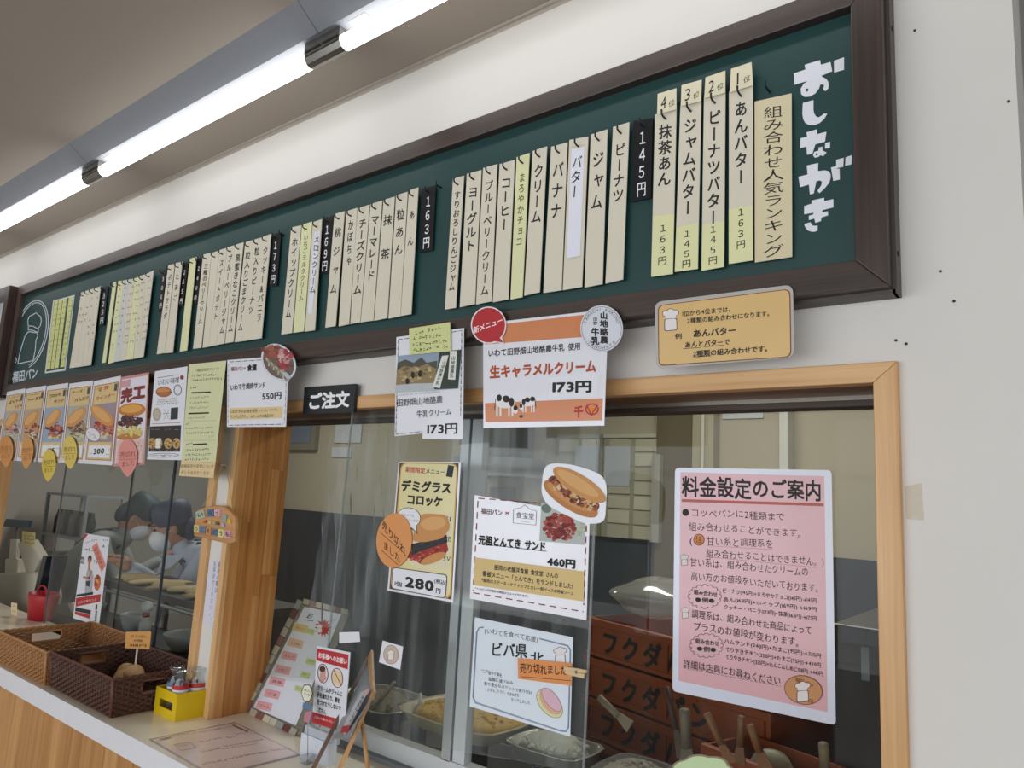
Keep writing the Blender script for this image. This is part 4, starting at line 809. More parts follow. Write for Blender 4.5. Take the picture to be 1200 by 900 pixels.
S = Sheet(q, YG-.002, 'menu_poster', 'white poster bordered in red dashes reading 460円 with red meat photo', 'poster', 'posters on the acrylic sheets', mat=LAM)
dm = M('9a3a34'); bm = M('2c3440')
for a, b_ in (((98, 208), (440, 235)), ((95, 225), (68, 720)), ((70, 733), (680, 838)), ((697, 360), (682, 800))): S.dash(Kj(*a), Kj(*b_), 1.3, dm, 7, 6); S.dash(lerp(Kj(*a), Kj(*b_), .03), Kj(*b_), 1.0, bm, 2.4, 10.6)
S.text('福田パン', Kj(112, 277), Kj(232, 290), 7.5, .02, M('6a3a30')); S.text('×', Kj(242, 289), Kj(272, 291), 7, .02, M('a04a40'))
S.line([Kj(292, 268), Kj(330, 262), Kj(355, 245), Kj(382, 268), Kj(420, 280), Kj(416, 357), Kj(290, 345)], .5, M('70767c'), closed=True); S.text('食宝堂', Kj(305, 300), Kj(408, 310), 8, .0, M('555c62')); S.line([Kj(330, 335), Kj(385, 342)], .4, M('80868c'))
S.text('元祖とんてき サンド', Kj(97, 438), Kj(472, 478), 12, .05); S.line([Kj(95, 460), Kj(475, 503)], .7, M(INK)); S.text('460円', Kj(478, 558), Kj(638, 575), 11.5, .05)
ph = [Kj(447, 232), Kj(690, 290), Kj(686, 468), Kj(437, 445)]; S.poly(ph, M('b9c0bc')); S.el(Kj(475, 265), (6, 5), 20, M('6a7a72')); S.blobs(Kj(548, 372), (17.5, 16), 10, 110, 3.2, [M('8a2c26'), M('a04038'), M('6a1e1c'), M('b05a4c')], 3); S.blobs(Kj(668, 385), (4, 8), 0, 20, 1.5, [M('c8ceb0'), M('a8b48a')], 5)
S.poly([Kj(78, 537), Kj(685, 615), Kj(682, 782), Kj(70, 690)], M('dcc184')); S.text('盛岡の老舗洋食屋 食宝堂 さんの', Kj(185, 590), Kj(542, 640), 6.6, .035); S.text('看板メニュー「とんてき」をサンドしました!', Kj(120, 625), Kj(622, 697), 6.8, .035); S.text('*豚肉のステーキ・ケチャップとカレー粉ベースの特製ソース', Kj(115, 662), Kj(628, 738), 4.8, .03); S.text('*トッピング対象外の商品メニューとなります。', Kj(78, 708), Kj(382, 755), 3.4, .012); S.end()
S = Sheet([Kj(450, 20), Kj(805, 60), Kj(805, 345), Kj(450, 250)], YG-.006, 'sandwich_photo', 'cut out oval photo of a filled long bun above the 460円 poster', 'photo', mat=M('dfe2ea', .25, coat=.6), shape=rpoly([Kj(462, 12), Kj(620, 18), Kj(815, 85), Kj(800, 345), Kj(690, 352), Kj(440, 230)], .42), th=.0006)
sandwich(S, Kj(632, 175), 37, 23, 32, [M('7a3a2a'), M('d2b27c'), M('9a4a34'), M('dcc79a'), M('5a2a22'), M('b56a3c')], 150, 4, 2.6); S.end()
Kk = Z(540, 710, 160/900); q = [Kk(93, 75), Kk(740, 208), Kk(720, 862), Kk(58, 662)]
S = Sheet(q, YG-.002, 'handwritten_poster', 'white handwritten poster in a blue double border with a pink bun drawing', 'poster', 'posters on the acrylic sheets', mat=M('dde6f0', .4, coat=.2))
bb = M('5f7896'); 
for k in (0, 1.0): S.line([(Kk(150, 138)[0], Kk(150, 138)[1]+k)]+[Kk(118+k*5, 145), Kk(103+k*5, 175), Kk(78+k*5, 600), Kk(95+k*5, 640-k*5), Kk(660, 828-k*6), Kk(695-k*5, 830-k*5), Kk(712-k*5, 800), Kk(725-k*5, 290), Kk(705, 260+k*5), Kk(520, 214+k*5)], .7, bb)
S.text('(いわてを食べて応援)', Kk(155, 160), Kk(510, 222), 7.5, .004, jit=.15); S.text('ビバ県', Kk(195, 282), Kk(440, 300), 17.5, .03, jit=.05); S.text('北', Kk(455, 340), Kk(548, 348), 15, .03)
chef(S, Kk(655, 330), 12, M('e6e6ea'))
for t, a, b_ in (('*二戸産みそ醤を、', (135, 425), (290, 465)), ('塩麹に漬け込み', (180, 478), (345, 510)), ('香り豊かなバゲットで香り付け', (152, 508), (472, 575)), ('レタス、トマト、たまねぎも', (175, 550), (385, 592)), ('サンドしました…', (330, 615), (475, 645))): S.text(t, Kk(*a), Kk(*b_), 4.6, .002, jit=.2)
S.el(Kk(585, 645), (20, 11.5), 50, M('7a7a70')); S.el(Kk(585, 645), (19.4, 10.9), 50, M('d6d6a0')); S.el(Kk(590, 635), (17.5, 9), 52, M('d9a890')); S.el(Kk(598, 618), (16.5, 7), 52, M('d9b4c2')); S.ring(Kk(598, 618), (16.8, 7.3), 52, .5, M('8a6a6a')); S.end()
S = Sheet([Kk(375, 345), Kk(732, 378), Kk(730, 527), Kk(378, 480)], YG-.006, 'sold_out_tag', 'orange paper strip handwritten sold out, held by a wooden clothespin', 'tag', mat=M('e0904e', .5), th=.0004)
S.text('売り切れました', Kk(388, 405), Kk(700, 432), 12.5, .02, M('2a1c10'), jit=.12); S.line([Kk(400, 466), Kk(722, 493)], .6, M('2a1c10')); S.end()
pin = thing('clothespin', 'small wooden clothespin gripping the orange sold out strip', 'clothespin', at(*Kk(750, 440), YG-.012)[:]); pw = M('d9bd90', .6)
a, b_, c_, d_ = Kk(680, 400), Kk(826, 425), Kk(824, 445), Kk(680, 425)
MB().prism([at(*p, YG-.016) for p in (a, b_, c_, d_)], (0, .005, 0), pw).build('prong', pin); a, b_, c_, d_ = Kk(690, 425), Kk(812, 450), Kk(808, 478), Kk(690, 450)
MB().prism([at(*p, YG-.0105) for p in (a, b_, c_, d_)], (0, .005, 0), pw).build('prong', pin); MB().tube([at(*Kk(760, 432), YG-.018), at(*Kk(760, 450), YG-.004)], .0018, M('8a8a8a', .3, metal=.8), 6).build('spring', pin)
# --- big pink price notice on the back glass
YR = .148; Kl = Z(780, 540, 210/1181); Km = Z(780, 690, 210/1112)
q = [(792, 549), (973, 552), (978, 848), (789, 808)]
S = Sheet(q, YR, 'price_notice', 'large pink laminated handwritten price notice at the right', 'notice', 'posters on the acrylic sheets', mat=M('d8ddec', .2, coat=.7), shape=rpoly([(791, 548), (974.5, 551), (979.5, 850), (788, 810)], .03), th=.001)
S.poly([Kl(98, 75), Kl(1045, 102), Km(1005, 765), Km(80, 570)], M('dba9b0', .25, coat=.5))
S.text('料金設定のご案内', Kl(105, 165), Kl(1030, 200), 25, .03, M('201b1c'), jit=.08)
S.line([Kl(112, 262), Kl(1035, 290)], 3.4, M('c56a60'))
for t, a, b_, h in (('●コッペパンに2種類まで', (105, 335), (785, 368), 10.5), ('組み合わせることができます。', (150, 428), (925, 480), 10.5), ('甘い系と調理系を', (268, 525), (712, 550), 10.5), ('組み合わせることはできません。)', (265, 605), (1045, 668), 10.5), ('甘い系は、組み合わせたクリームの', (160, 662), (942, 735), 10.8), ('高い方のお値段をいただいております。', (165, 755), (1035, 845), 10.8)):
    S.text(t, Kl(*a), Kl(*b_), h, .006, M('241d1e'), jit=.15)
S.text('(', Kl(155, 525), Kl(180, 527), 11, 0); S.el(Kl(220, 520), (6.6, 6.9), 0, M('8a3a20')); S.el(Kl(220, 520), (5.8, 6.1), 0, M('d08a50')); S.text('注', Kl(197, 520), Kl(243, 521), 8.5, .0, M('6a2a18'))
S.line([Kl(275, 560), Kl(708, 585)], .4, M('b06a6a')); S.line([Kl(270, 632), Kl(1000, 705)], .4, M('b06a6a'))
chef(S, Kl(124, 655), 7.5); chef(S, Km(122, 150), 7.5)
for t, a, b_, h in (('ピーナツ(145円)+まろやかチョコ(145円)→145円', (350, 8), (940, 75), 6), ('あん(163円)+ホイップ(169円)→169円', (355, 62), (940, 128), 6), ('クッキー・バニラ(173円)+抹茶(163円)→173円', (360, 110), (940, 185), 6),
        ('調理系は、組み合わせた商品によって', (160, 150), (908, 262), 10.5), ('プラスのお値段が変わります。', (170, 228), (855, 338), 11), ('ハムサンド(240円)+たまご(95円)→335円', (362, 322), (965, 415), 6.2), ('てりやきチキン(325円)+たまご(95円)→420円', (370, 372), (965, 475), 6.2), ('てりやきチキン(325円)+れんこんしめじ(118円)→443円', (370, 418), (978, 530), 6.2), ('詳細は店員にお尋ねください', (108, 460), (715, 575), 11)):
    S.text(t, Km(*a), Km(*b_), h, .014 if h < 7 else .006, M('241d1e'), jit=.12)
for cx, cy in ((242, 48), (252, 352)):
    for i in range(16):
        t = 2*pi*i/16; S.ring(Km(cx+88*cos(t), cy+62*sin(t)), (3.4, 3.0), 0, .5, M('6a5a5c'), n=10, a0=t-1.5, a1=t+1.5)
    S.text('組み合わせ', Km(cx-68, cy-30), Km(cx+80, cy-10), 6.5, .02); S.text('●例●', Km(cx-60, cy+18), Km(cx+65, cy+28), 6.5, .02)
S.dash(Km(110, 492), Km(715, 605), .5, M('6a5a5c'), 3, 2)
S.el(Km(855, 628), (22.8, 17), 14, M('6a3424')); S.el(Km(855, 628), (22, 16.2), 14, M('c98f5c')); S.text('福田パン', Km(805, 560), Km(920, 600), 6, .02, M('4a2418')); chef(S, Km(850, 640), 14); S.text('印', Km(885, 695), Km(918, 700), 6, .02, M('8a2a20')); S.end()
# --- small things on the acrylic / glass
S = Sheet([(397.5, 741), (421, 740.5), (422, 752), (397.5, 754)], YG-.002, 'blank_label', 'small blank white label stuck to the acrylic above the red notice', 'label', mat=PW, th=.0003); S.end()
Kn = Z(280, 700, 2/9); q = [Kn(758, 228), Kn(866, 260), Kn(850, 382), Kn(738, 342)]
S = Sheet(q, YG-.002, 'logo_card', 'small white square card with a beige round emblem, low on the acrylic', 'card', mat=PW, th=.0004)
S.el(Kn(802, 302), (9, 11.3), -4, M('6a5a50')); S.el(Kn(802, 302), (8.5, 10.8), -4, M('c4b3a2')); chef(S, Kn(800, 305), 6.5); S.end()
# long poster on the left glass
Ko = Z(80, 620, 55/430); q = [Ko(148, 38), Ko(378, 75), Ko(280, 885), Ko(42, 815)]
S = Sheet(q, .127, 'tall_poster', 'tall narrow white poster with a standing man and red bands on the left glass', 'poster', mat=PW)
S.poly([Ko(148, 40), Ko(182, 48), Ko(140, 105)], red_); S.scrib(Ko(155, 125), Ko(265, 95), 3, red_, dens=1); S.scrib(Ko(155, 185), Ko(220, 190), 4, M(INK), dens=1)
S.poly([Ko(215, 165), Ko(262, 120), Ko(345, 330), Ko(305, 400)], M('d88a80')); S.vtext('好評発売中', Ko(245, 165), Ko(315, 370), 6, .01, M('9a3a2c'), rt=(.8, -.5)); S.scrib(Ko(315, 100), Ko(355, 105), 2.5, M('3a3a3a')); S.text('A', Ko(310, 155), Ko(335, 158), 4.5, .03); S.vtext('銘品', Ko(135, 250), Ko(128, 320), 5, .02); S.scrib(Ko(230, 290), Ko(270, 310), 3.5, M(INK))
S.el(Ko(197, 275), (2.4, 4.6), 5, M('4a2a24')); S.el(Ko(195, 292), (1.9, 3.2), 5, M('a8705c')); S.poly([Ko(172, 375), Ko(205, 370), Ko(232, 430), Ko(215, 595), Ko(150, 590), Ko(160, 450)], M('a9adb5')); S.line([Ko(140, 440), Ko(190, 450), Ko(215, 385)], 2.2, M('b87a64')); S.poly([Ko(160, 480), Ko(205, 470), Ko(195, 530), Ko(165, 520)], M('3a3c44')); S.line([Ko(192, 310), Ko(190, 375)], 2.4, M('b07a68'))
S.el(Ko(266, 490), (3.9, 9.5), 4, M('c86a40')); S.blobs(Ko(266, 480), (3, 7), 4, 22, 1.4, [M('b03a28'), M('d9b060'), M('6a3a20')], 3)
S.poly([Ko(75, 600), Ko(228, 575), Ko(226, 600), Ko(73, 622)], M('26262a')); S.poly([Ko(70, 632), Ko(298, 595), Ko(290, 665), Ko(66, 712)], red_); S.text('いわて牛サンド', Ko(85, 675), Ko(262, 645), 3.6, .01, M('e8d8d8')); S.poly([Ko(66, 715), Ko(208, 745), Ko(202, 780), Ko(62, 752)], M('26262a')); S.poly([Ko(60, 755), Ko(200, 785), Ko(196, 822), Ko(58, 780)], red_); S.line([Ko(258, 695), Ko(255, 735)], 2, M('26262a')); S.vtext('南部鉄器', Ko(258, 745), Ko(248, 850), 3, .01); S.end()
# note on the white wall strip
q = [(245, 656), (262.5, 659), (255.5, 737), (237.5, 731)]
S = Sheet(q, -.0015, 'wall_note', 'narrow white vertical note stuck on the wall strip between the two windows', 'note', mat=M('d9d9e8', .4, coat=.3), shape=rpoly(q, .18), th=.0006)
S.vtext('御用の際は', lerp(q[0], q[1], .75), (253, 695), 3.6, .01, M('3a3a4a')); S.vtext('お声がけください。', lerp(q[0], q[1], .4), (246.5, 722), 3, .005, M('4a4a5a')); chef(S, (250.5, 727), 4.5); S.end()
# hanging wooden plaque
Kp = Z(225, 580, 1/15); pl = thing('hanging_plaque', 'small arched wooden plaque with coloured letter tiles hanging on a cord between the windows', 'plaque', at(250, 636, -.03)[:])
shp = [Kp(*p) for p in [(30, 720), (40, 560), (70, 330), (105, 260), (240, 215), (400, 180), (560, 205), (660, 280), (745, 370), (755, 600), (745, 830), (640, 860)]]
pwm = wood('plaque_wood', 'a9713c', 'd3a16a', 'X'); bevel(MB().prism([at(*p, -.034) for p in shp], (0, .012, 0), pwm).build('back_panel', pl), .002)
tiles = [((60, 300), (200, 265), (225, 395), (85, 430), 'a9b5a0'), ((262, 250), (370, 245), (372, 375), (265, 385), '5a7290'), ((385, 255), (490, 258), (486, 375), (392, 365), 'd9a8b4'), ((530, 345), (605, 350), (600, 470), (528, 450), '8fa0a0'), ((620, 420), (675, 425), (672, 500), (618, 490), 'd8b830'), ((285, 455), (330, 460), (328, 510), (284, 505), 'c0c090'), ((190, 460), (240, 440), (245, 480), (205, 495), 'b84a3c'), ((410, 470), (465, 475), (462, 530), (408, 525), '5a6040'), ((520, 490), (565, 495), (560, 565), (518, 560), '9aaac0'),
         ((35, 525), (120, 535), (115, 665), (32, 655), 'd9c884'), ((130, 545), (235, 555), (228, 680), (124, 668), '6a8098'), ((248, 565), (325, 575), (318, 700), (240, 690), 'd0935c'), ((350, 585), (450, 600), (442, 725), (345, 710), '62788e'), ((465, 600), (555, 612), (548, 750), (458, 738), 'd9cf8a'), ((575, 620), (672, 632), (665, 765), (568, 755), 'cf9fae')]
tl_ = 'いらっしゃいませようこそどうも'
for i, (a, b_, c_, d_, col) in enumerate(tiles):
    o = MB().prism([at(*Kp(*p), -.038) for p in (a, b_, c_, d_)], (0, .004, 0), M(col, .5)).build('letter_tile', pl)
MB().tube([at(*Kp(180, 215), -.036), at(*Kp(330, -10), -.030), at(262, 546, -.02)], .0016, M('c9a860', .6), 6).build('cord', pl)
MB().tube([at(*Kp(700, 240), -.036), at(*Kp(690, 100), -.030), at(266, 552, -.02), at(262, 546, -.02)], .0013, M('c9a860', .6), 6).build('cord', pl)
MB().ell(at(262, 545, -.012), (.006, .012, .006), M('c8c0b0', .3, metal=.3)).build('pin', pl)
LS = Sheet([(227, 600), (275, 600), (275, 637), (227, 637)], -.0382, parent=pl, mat=M('a9713c'), shape=[Kp(390, 400), Kp(400, 400), Kp(400, 405), Kp(390, 405)], th=.0002, partname='dot')
for i, (a, b_, c_, d_, col) in enumerate(tiles):
    if i in (3, 4, 5, 6, 7, 8): continue
    A_, B_ = lerp(Kp(*a), Kp(*d_), .5), lerp(Kp(*b_), Kp(*c_), .5); LS.text(tl_[i], lerp(A_, B_, .1), lerp(A_, B_, .9), 6, .03, M('2a2824'))
LS.end()
# ============================================================ THINGS ON THE COUNTER
def woven(name, label, x0, x1, y0, y1, h, c1, c2, taper=.012, rim=None, handles=()):
    t = thing(name, label, 'basket', ((x0+x1)/2, (y0+y1)/2, ZC)); m1 = M(c1, .55, noise=.35, scale=90); m2 = M(c2, .55, noise=.3, scale=120)
    cs0 = [(x0+taper, y0+taper), (x1-taper, y0+taper), (x1-taper, y1-taper), (x0+taper, y1-taper)]; cs1 = [(x0, y0), (x1, y0), (x1, y1), (x0, y1)]
    rows = int(h/.0072); w_ = MB(); zb = ZC+.003
    for side in range(4):
        a0, b0 = Vector((*cs0[side], zb)), Vector((*cs0[(side+1) % 4], zb)); a1, b1 = Vector((*cs1[side], ZC+h)), Vector((*cs1[(side+1) % 4], ZC+h))
        L = (b1-a1).length; ns = max(8, int(L/.017)); nrm = (b1-a1).cross(Vector((0, 0, 1))).normalized()
        for r in range(rows):
            v0, v1 = (r+.06)/rows, (r+.94)/rows; segs = ns*3
            def P(u, v): return (a0.lerp(b0, u)).lerp(a1.lerp(b1, u), v)
            vs = []; ok = []
            for i in range(segs+1):
                u = i/segs; ph = sin(pi*u*ns+(r % 2)*pi)*.0026
                for v, o in ((v0, ph-.0012), (v0, ph+.0012), (v1, ph+.0012), (v1, ph-.0012)): vs.append(P(u, v)+nrm*o)
            fs = []
            for i in range(segs):
                u = (i+.5)/segs; z = (r+.5)/rows
                if any(hs == side and abs(u-.5) < hw and hz0 < z < hz1 for hs, hw, hz0, hz1 in handles): continue
                for k in range(4): fs.append([i*4+k, i*4+(k+1) % 4, (i+1)*4+(k+1) % 4, (i+1)*4+k])
            w_.add(vs, fs, m1)
        for i in range(ns):
            u = (i+.5)/ns; hh = [k for k in handles if k[0] == side and abs(u-.5) < k[1]]
            P0, P1 = a0.lerp(b0, u), a1.lerp(b1, u)
            if hh: w_.tube([P0, P0.lerp(P1, hh[0][2])], .0022, m2, 5); w_.tube([P0.lerp(P1, hh[0][3]), P1], .0022, m2, 5)
            else: w_.tube([P0, P1], .0022, m2, 5)
        for hs, hw, z0, z1 in handles:
            if hs != side: continue
            pts = [a0.lerp(b0, u).lerp(a1.lerp(b1, u), v) for u, v in ((.5-hw, z0), (.5+hw, z0), (.5+hw*1.08, (z0+z1)/2), (.5+hw, z1), (.5-hw, z1), (.5-hw*1.08, (z0+z1)/2), (.5-hw, z0))]
            w_.tube(pts, .0045, m2, 6)
    o = w_.build('woven_side', t); o['kind'] = 'stuff'
    rm = MB(); R_ = [Vector((*c, ZC+h)) for c in cs1]
    for k in range(4):
        a, b_ = R_[k], R_[(k+1) % 4]; L = (b_-a).length; n = int(L/.006)
        for ph in (0, pi): rm.tube([a.lerp(b_, i/n)+Vector((0, 0, sin(i*.9+ph)*.0022))+(b_-a).cross(Vector((0, 0, 1))).normalized()*cos(i*.9+ph)*.0022 for i in range(n+1)], .003, m2, 5)
    rm.build('braided_rim', t)
    cr = MB()
    for k in range(4): cr.tube([Vector((*cs0[k], zb)), Vector((*cs1[k], ZC+h))], .0045, m2, 6)
    cr.build('corner_stake', t)
    bt = MB(); n = int((x1-x0)/.02)
    bt.box((x0+taper, y0+taper, ZC+.0005), (x1-taper, y1-taper, ZC+.004), m1)
    bt.build('base', t); return t
woven('wicker_basket', 'light brown empty wicker basket with handle holes, left on the counter', -3.03, -2.600, -.212, .096, .102, '9a6a3e', 'b0804e', handles=((3, .16, .5, .85), (1, .16, .5, .85)))
woven('wicker_basket', 'dark brown wicker basket holding a few pale buns, beside the yellow box', -2.585, -2.150, -.205, .050, .105, '4a2a1e', '5e382a', handles=((3, .17, .5, .85), (1, .17, .5, .85)))
bm_ = M('cfa878', .6, noise=.12, scale=30)
BP = [atz(145, 795, ZC+.03), atz(157, 797, ZC+.03), atz(169, 792, ZC+.03), atz(156, 787, ZC+.03), atz(157, 789, ZC+.07)]
for i, (x, y, z, r, lab) in enumerate(((BP[0].x, BP[0].y, .028, .030, 'pale round bun at the left of the heap in the dark basket'), (BP[1].x, BP[1].y, .028, .030, 'pale round bun at the near side of the heap in the dark basket'), (BP[2].x, min(BP[2].y, -.006), .028, .028, 'pale round bun at the right of the heap in the dark basket'), (BP[3].x, min(BP[3].y, -.002), .030, .030, 'pale round bun at the back of the heap in the dark basket'), (BP[4].x, BP[4].y, .066, .029, 'pale round bun lying on top of the heap in the dark basket'))):
    o = MB().ell((x, y, ZC+.004+z), (r*1.12, r, r*.82), bm_, 18, 12, jit=.07, seed=i).build('small_bun', None, (x, y, ZC)); tag(o, lab, 'bun', 'buns in the dark basket')
# price card on a stick
pc = thing('price_card', 'small orange price card on a clear stick standing in the dark basket', 'price card', (-2.33, .03, ZC+.004))
pa, pb = atx(161, 760, -2.33), atx(161, 742, -2.33)
MB().tube([(-2.33, pa.y, ZC+.004), (-2.33, pa.y, pa.z+.012)], .0028, M('d6cfc4', .3), 6).build('stick', pc)
S = Sheet([(147.5, 740.5), (177, 740), (175, 761), (146.5, 759.5)], pa.y-.002, parent=pc, mat=M('d59a54', .5), th=.001, partname='card')
S.text('さとぱん', (153, 745.5), (172, 746), 3.6, .01); S.text('1個', (157, 750.5), (167, 751), 3.2, .01); S.text('318円', (151, 756), (172, 756.5), 4.0, .02); S.end()
# yellow box with jars
yb = thing('yellow_box', 'small bright yellow paper box with a slot in front, holding glass jars', 'box', (-2.08, -.035, ZC)); ym = M('d9b80e', .45)
X0, X1, Y0, Y1, HH = -2.142, -2.022, -.085, .012, .072; tkk = .003
MB().box((X0, Y0, ZC), (X1, Y1, ZC+tkk), ym).build('base', yb)
b = MB()
for a, c in (((X0, Y0, ZC+tkk), (X1, Y0+tkk, ZC+.024)), ((X0, Y0, ZC+.045), (X1, Y0+tkk, ZC+HH)), ((X0, Y0, ZC+.024), (X0+.025, Y0+tkk, ZC+.045)), ((X1-.02, Y0, ZC+.024), (X1, Y0+tkk, ZC+.045))): b.box(a, c, ym)
b.build('front_panel', yb)
MB().box((X0, Y1-tkk, ZC+tkk), (X1, Y1, ZC+HH), ym).build('back_panel', yb)
for xx in (X0, X1-tkk): MB().box((xx, Y0+tkk, ZC+tkk), (xx+tkk, Y1-tkk, ZC+HH), ym).build('side_panel', yb)
JG = glassy('jar_glass', (.90, .93, .93), .05, .02, gain=1.8)
for (x, y, col, lab) in ((-2.100, -.052, '5f7fa0', 'glass jar with blue and white label, left in the yellow box'), (-2.058, -.058, 'b3202c', 'glass jar with red and white label, front of the yellow box'), (-2.052, -.012, 'b03a30', 'clear glass jar at the back right of the yellow box')):
    j = thing('glass_jar', lab, 'jar', (x, y, ZC+tkk), 'jars in the yellow box')
    MB().lathe((x, y, ZC+tkk), [(.0, 0), (.021, .0), (.022, .003), (.022, .086), (.015, .100), (.0145, .108), (.020, .114), (.020, .124), (.018, .125), (.0165, .121)], JG, 20).build('glass', j)
    MB().lathe((x, y, ZC+tkk), [(.0223, .050), (.0223, .074)], M('dfe0e6', .5), 20).build('label', j); MB().lathe((x, y, ZC+tkk), [(.0224, .074), (.0224, .086)], M(col, .5), 20).build('label_band', j)
    MB().tube([(x-.006, y, ZC+.01), (x+.004, y, ZC+.085)], .002, M('3a5068', .4), 6).build('spoon', j)
# flat laminated menu on the counter
A_, B_, C_ = atz(175, 866, ZC), atz(275, 846, ZC), atz(352, 884, ZC); D_ = A_+C_-B_
qf = [(175, 866), (275, 846), (352, 884), (251, 910)]
S = Sheet(qf, ((0, 0, ZC+.0022), (0, 0, 1)), 'counter_menu', 'pale pink laminated menu lying flat on the cream counter', 'menu', mat=M('a89aa0', .15, coat=.8), th=.0015)
S.poly(inset(qf, .012, .02, .985, .98), M('e6d6d6', .2, coat=.6)); 
Kq = Z(170, 840, 190/1200)
for a, b_, h in (((105, 165), (190, 150), 4), ((200, 145), (370, 115), 3.4), ((400, 115), (560, 85), 4), ((480, 100), (640, 70), 2.6), ((400, 190), (500, 170), 4.4), ((510, 165), (650, 145), 5.5), ((660, 130), (740, 118), 4), ((400, 260), (545, 235), 5), ((580, 220), (760, 190), 4.6), ((770, 185), (880, 165), 4), ((420, 350), (600, 320), 5), ((590, 320), (730, 290), 5), ((740, 285), (910, 255), 4.6), ((920, 250), (1060, 235), 4), ((560, 240), (820, 200), 2.6), ((640, 300), (900, 262), 2.4)):
    S.scrib(Kq(*a), Kq(*b_), h, M('7a6468'), seed=int(a[0]), dens=.95)
S.text('お品書き', Kq(105, 172), Kq(200, 150), 4.5, .01, M('6a5458')); S.line([Kq(215, 205), Kq(330, 188), Kq(378, 228), Kq(262, 250)], .5, M('8a7478'), closed=True); S.scrib(Kq(235, 215), Kq(340, 205), 3, M('8a7478')); S.line([Kq(650, 62), Kq(760, 110)], 2, M('8a6a6c')); S.end()
# leaning menu stand with tile mosaic rim
P0 = atz(289, 833, ZC+.004); P1 = atz(351, 862, ZC+.004); P2 = atx(352, 703, P0.x); nrm = (P1-P0).cross(P2-P0).normalized()
if nrm.y > 0: nrm = -nrm
Kr = Z(280, 700, 2/9); qo = [(352, 703), (409, 717), (351, 862), (289, 832)]
S = Sheet(qo, (P0, nrm), 'menu_stand', 'tilted menu stand with a mosaic tile rim and pink and green labels on white', 'menu stand', mat=glassy('stand_acrylic', (.80, .81, .78), .35, .05, hazec='b9b4a4'), th=.004)
S.poly([Kr(345, 50), Kr(540, 88), Kr(300, 676), Kr(75, 580)], M('dfe4f0', .4), 'pale_sheet')
S.text('お', Kr(358, 95), Kr(392, 100), 8, .03); S.line([Kr(342, 118), Kr(392, 125)], .8, M(INK)); S.scrib(Kr(450, 120), Kr(510, 122), 3, M('5a6a80'))
for i, (x, y) in enumerate(((320, 160), (295, 240), (262, 308), (228, 380), (198, 442), (172, 508), (130, 570))):
    col = ['d8c48a', 'e0bca0', 'dfa9ac', 'dda6aa', 'dfaab0', 'dfa6aa', 'e0a8ac'][i]
    S.poly([Kr(x-28, y-28), Kr(x+48, y-10), Kr(x+36, y+32), Kr(x-42, y+14)], M(col, .5), 'menu_label#%d' % i); S.text(['カレー', 'こしあん', 'ミルク', 'いちご', '抹茶', 'ごま', 'ジャム'][i], Kr(x-22, y-2), Kr(x+30, y+10), 3.8, .01, M('6a2a2c'))
for i, (x, y) in enumerate(((375, 175), (378, 335), (350, 405), (316, 478))):
    S.poly([Kr(x-18, y-16), Kr(x+28, y-4), Kr(x+18, y+26), Kr(x-28, y+12)], M('c4cf90', .5), 'menu_label#g%d' % i); S.scrib(Kr(x-14, y-2), Kr(x+18, y+6), 3, M('4a5a2c'))
for i in range(14):
    a = 2*pi*i/14; S.poly([Kr(445+20*cos(a-.35), 160+28*sin(a-.35)), Kr(445+48*cos(a), 160+50*sin(a)), Kr(445+20*cos(a+.35), 160+28*sin(a+.35))], M('b8332c'), 'star_badge')
S.el(Kr(445, 160), (6, 8), 0, M('b8332c'), 'star_badge'); chef(S, Kr(425, 165), 6)
tcol = ['b9b09a', '6a3a3e', 'c9c4b4', '8a5a54', 'a8a89a', '9aa0a0', 'cfc8b0']
edges = [(Kr(325, 15), Kr(40, 590), 12), (Kr(60, 600), Kr(305, 715), 7), (Kr(340, 20), Kr(575, 80), 7)]
for a, b_, n in edges:
    L = math.hypot(b_[0]-a[0], b_[1]-a[1]); nx, ny = -(b_[1]-a[1])/L, (b_[0]-a[0])/L
    for i in range(n):
        p, r = lerp(a, b_, (i+.04)/n), lerp(a, b_, (i+.96)/n); w2 = 3.0 if a[1] < 800 else 4.0
        d = .0006
        MB().prism([S.W(p[0]-nx*w2, p[1]-ny*w2, d), S.W(p[0]+nx*w2, p[1]+ny*w2, d), S.W(r[0]+nx*w2, r[1]+ny*w2, d), S.W(r[0]-nx*w2, r[1]-ny*w2, d)], nrm*.002, M(tcol[(i*3+n) % 7], .3, coat=.3)).build('mosaic_tile', S.t)
S.end()
Pm = (P0+P1)/2; MB().box((P0.x+.02, P0.y+.004, ZC), (P1.x-.02, P0.y+.05, ZC+.010), M('c9c2a8', .4)).build('stand_foot', S.t)
# red and white notice in its holder
Ks = Kr; qn = [Ks(412, 256), Ks(586, 290), Ks(556, 706), Ks(386, 660)]
yn = .022
S = Sheet(qn, yn, 'standing_notice', 'white standing notice with red head and foot bands and two round pictures', 'notice', mat=M('dfe2ea', .3, coat=.3), th=.002)
S.poly([Ks(412, 268), Ks(578, 302), Ks(574, 380), Ks(408, 332)], red_); S.text('お客様へのお願い', Ks(418, 303), Ks(570, 340), 7.5, .03, M('f0e4e4'))
S.poly([Ks(388, 604), Ks(525, 642), Ks(512, 700), Ks(384, 660)], red_); S.text('ご協力お願いいたします', Ks(395, 628), Ks(520, 665), 3.2, .01, M('f0e4e4'))
S.ring(Ks(443, 402), (6.3, 11.5), -4, 1.0, M('7a1e20')); S.el(Ks(443, 398), (3.2, 5), 0, M('d0a080')); S.el(Ks(440, 378), (3.6, 3.6), 0, M('4a2a1e')); S.poly([Ks(428, 400), Ks(450, 395), Ks(462, 430), Ks(440, 450), Ks(425, 430)], M('c8958a'))
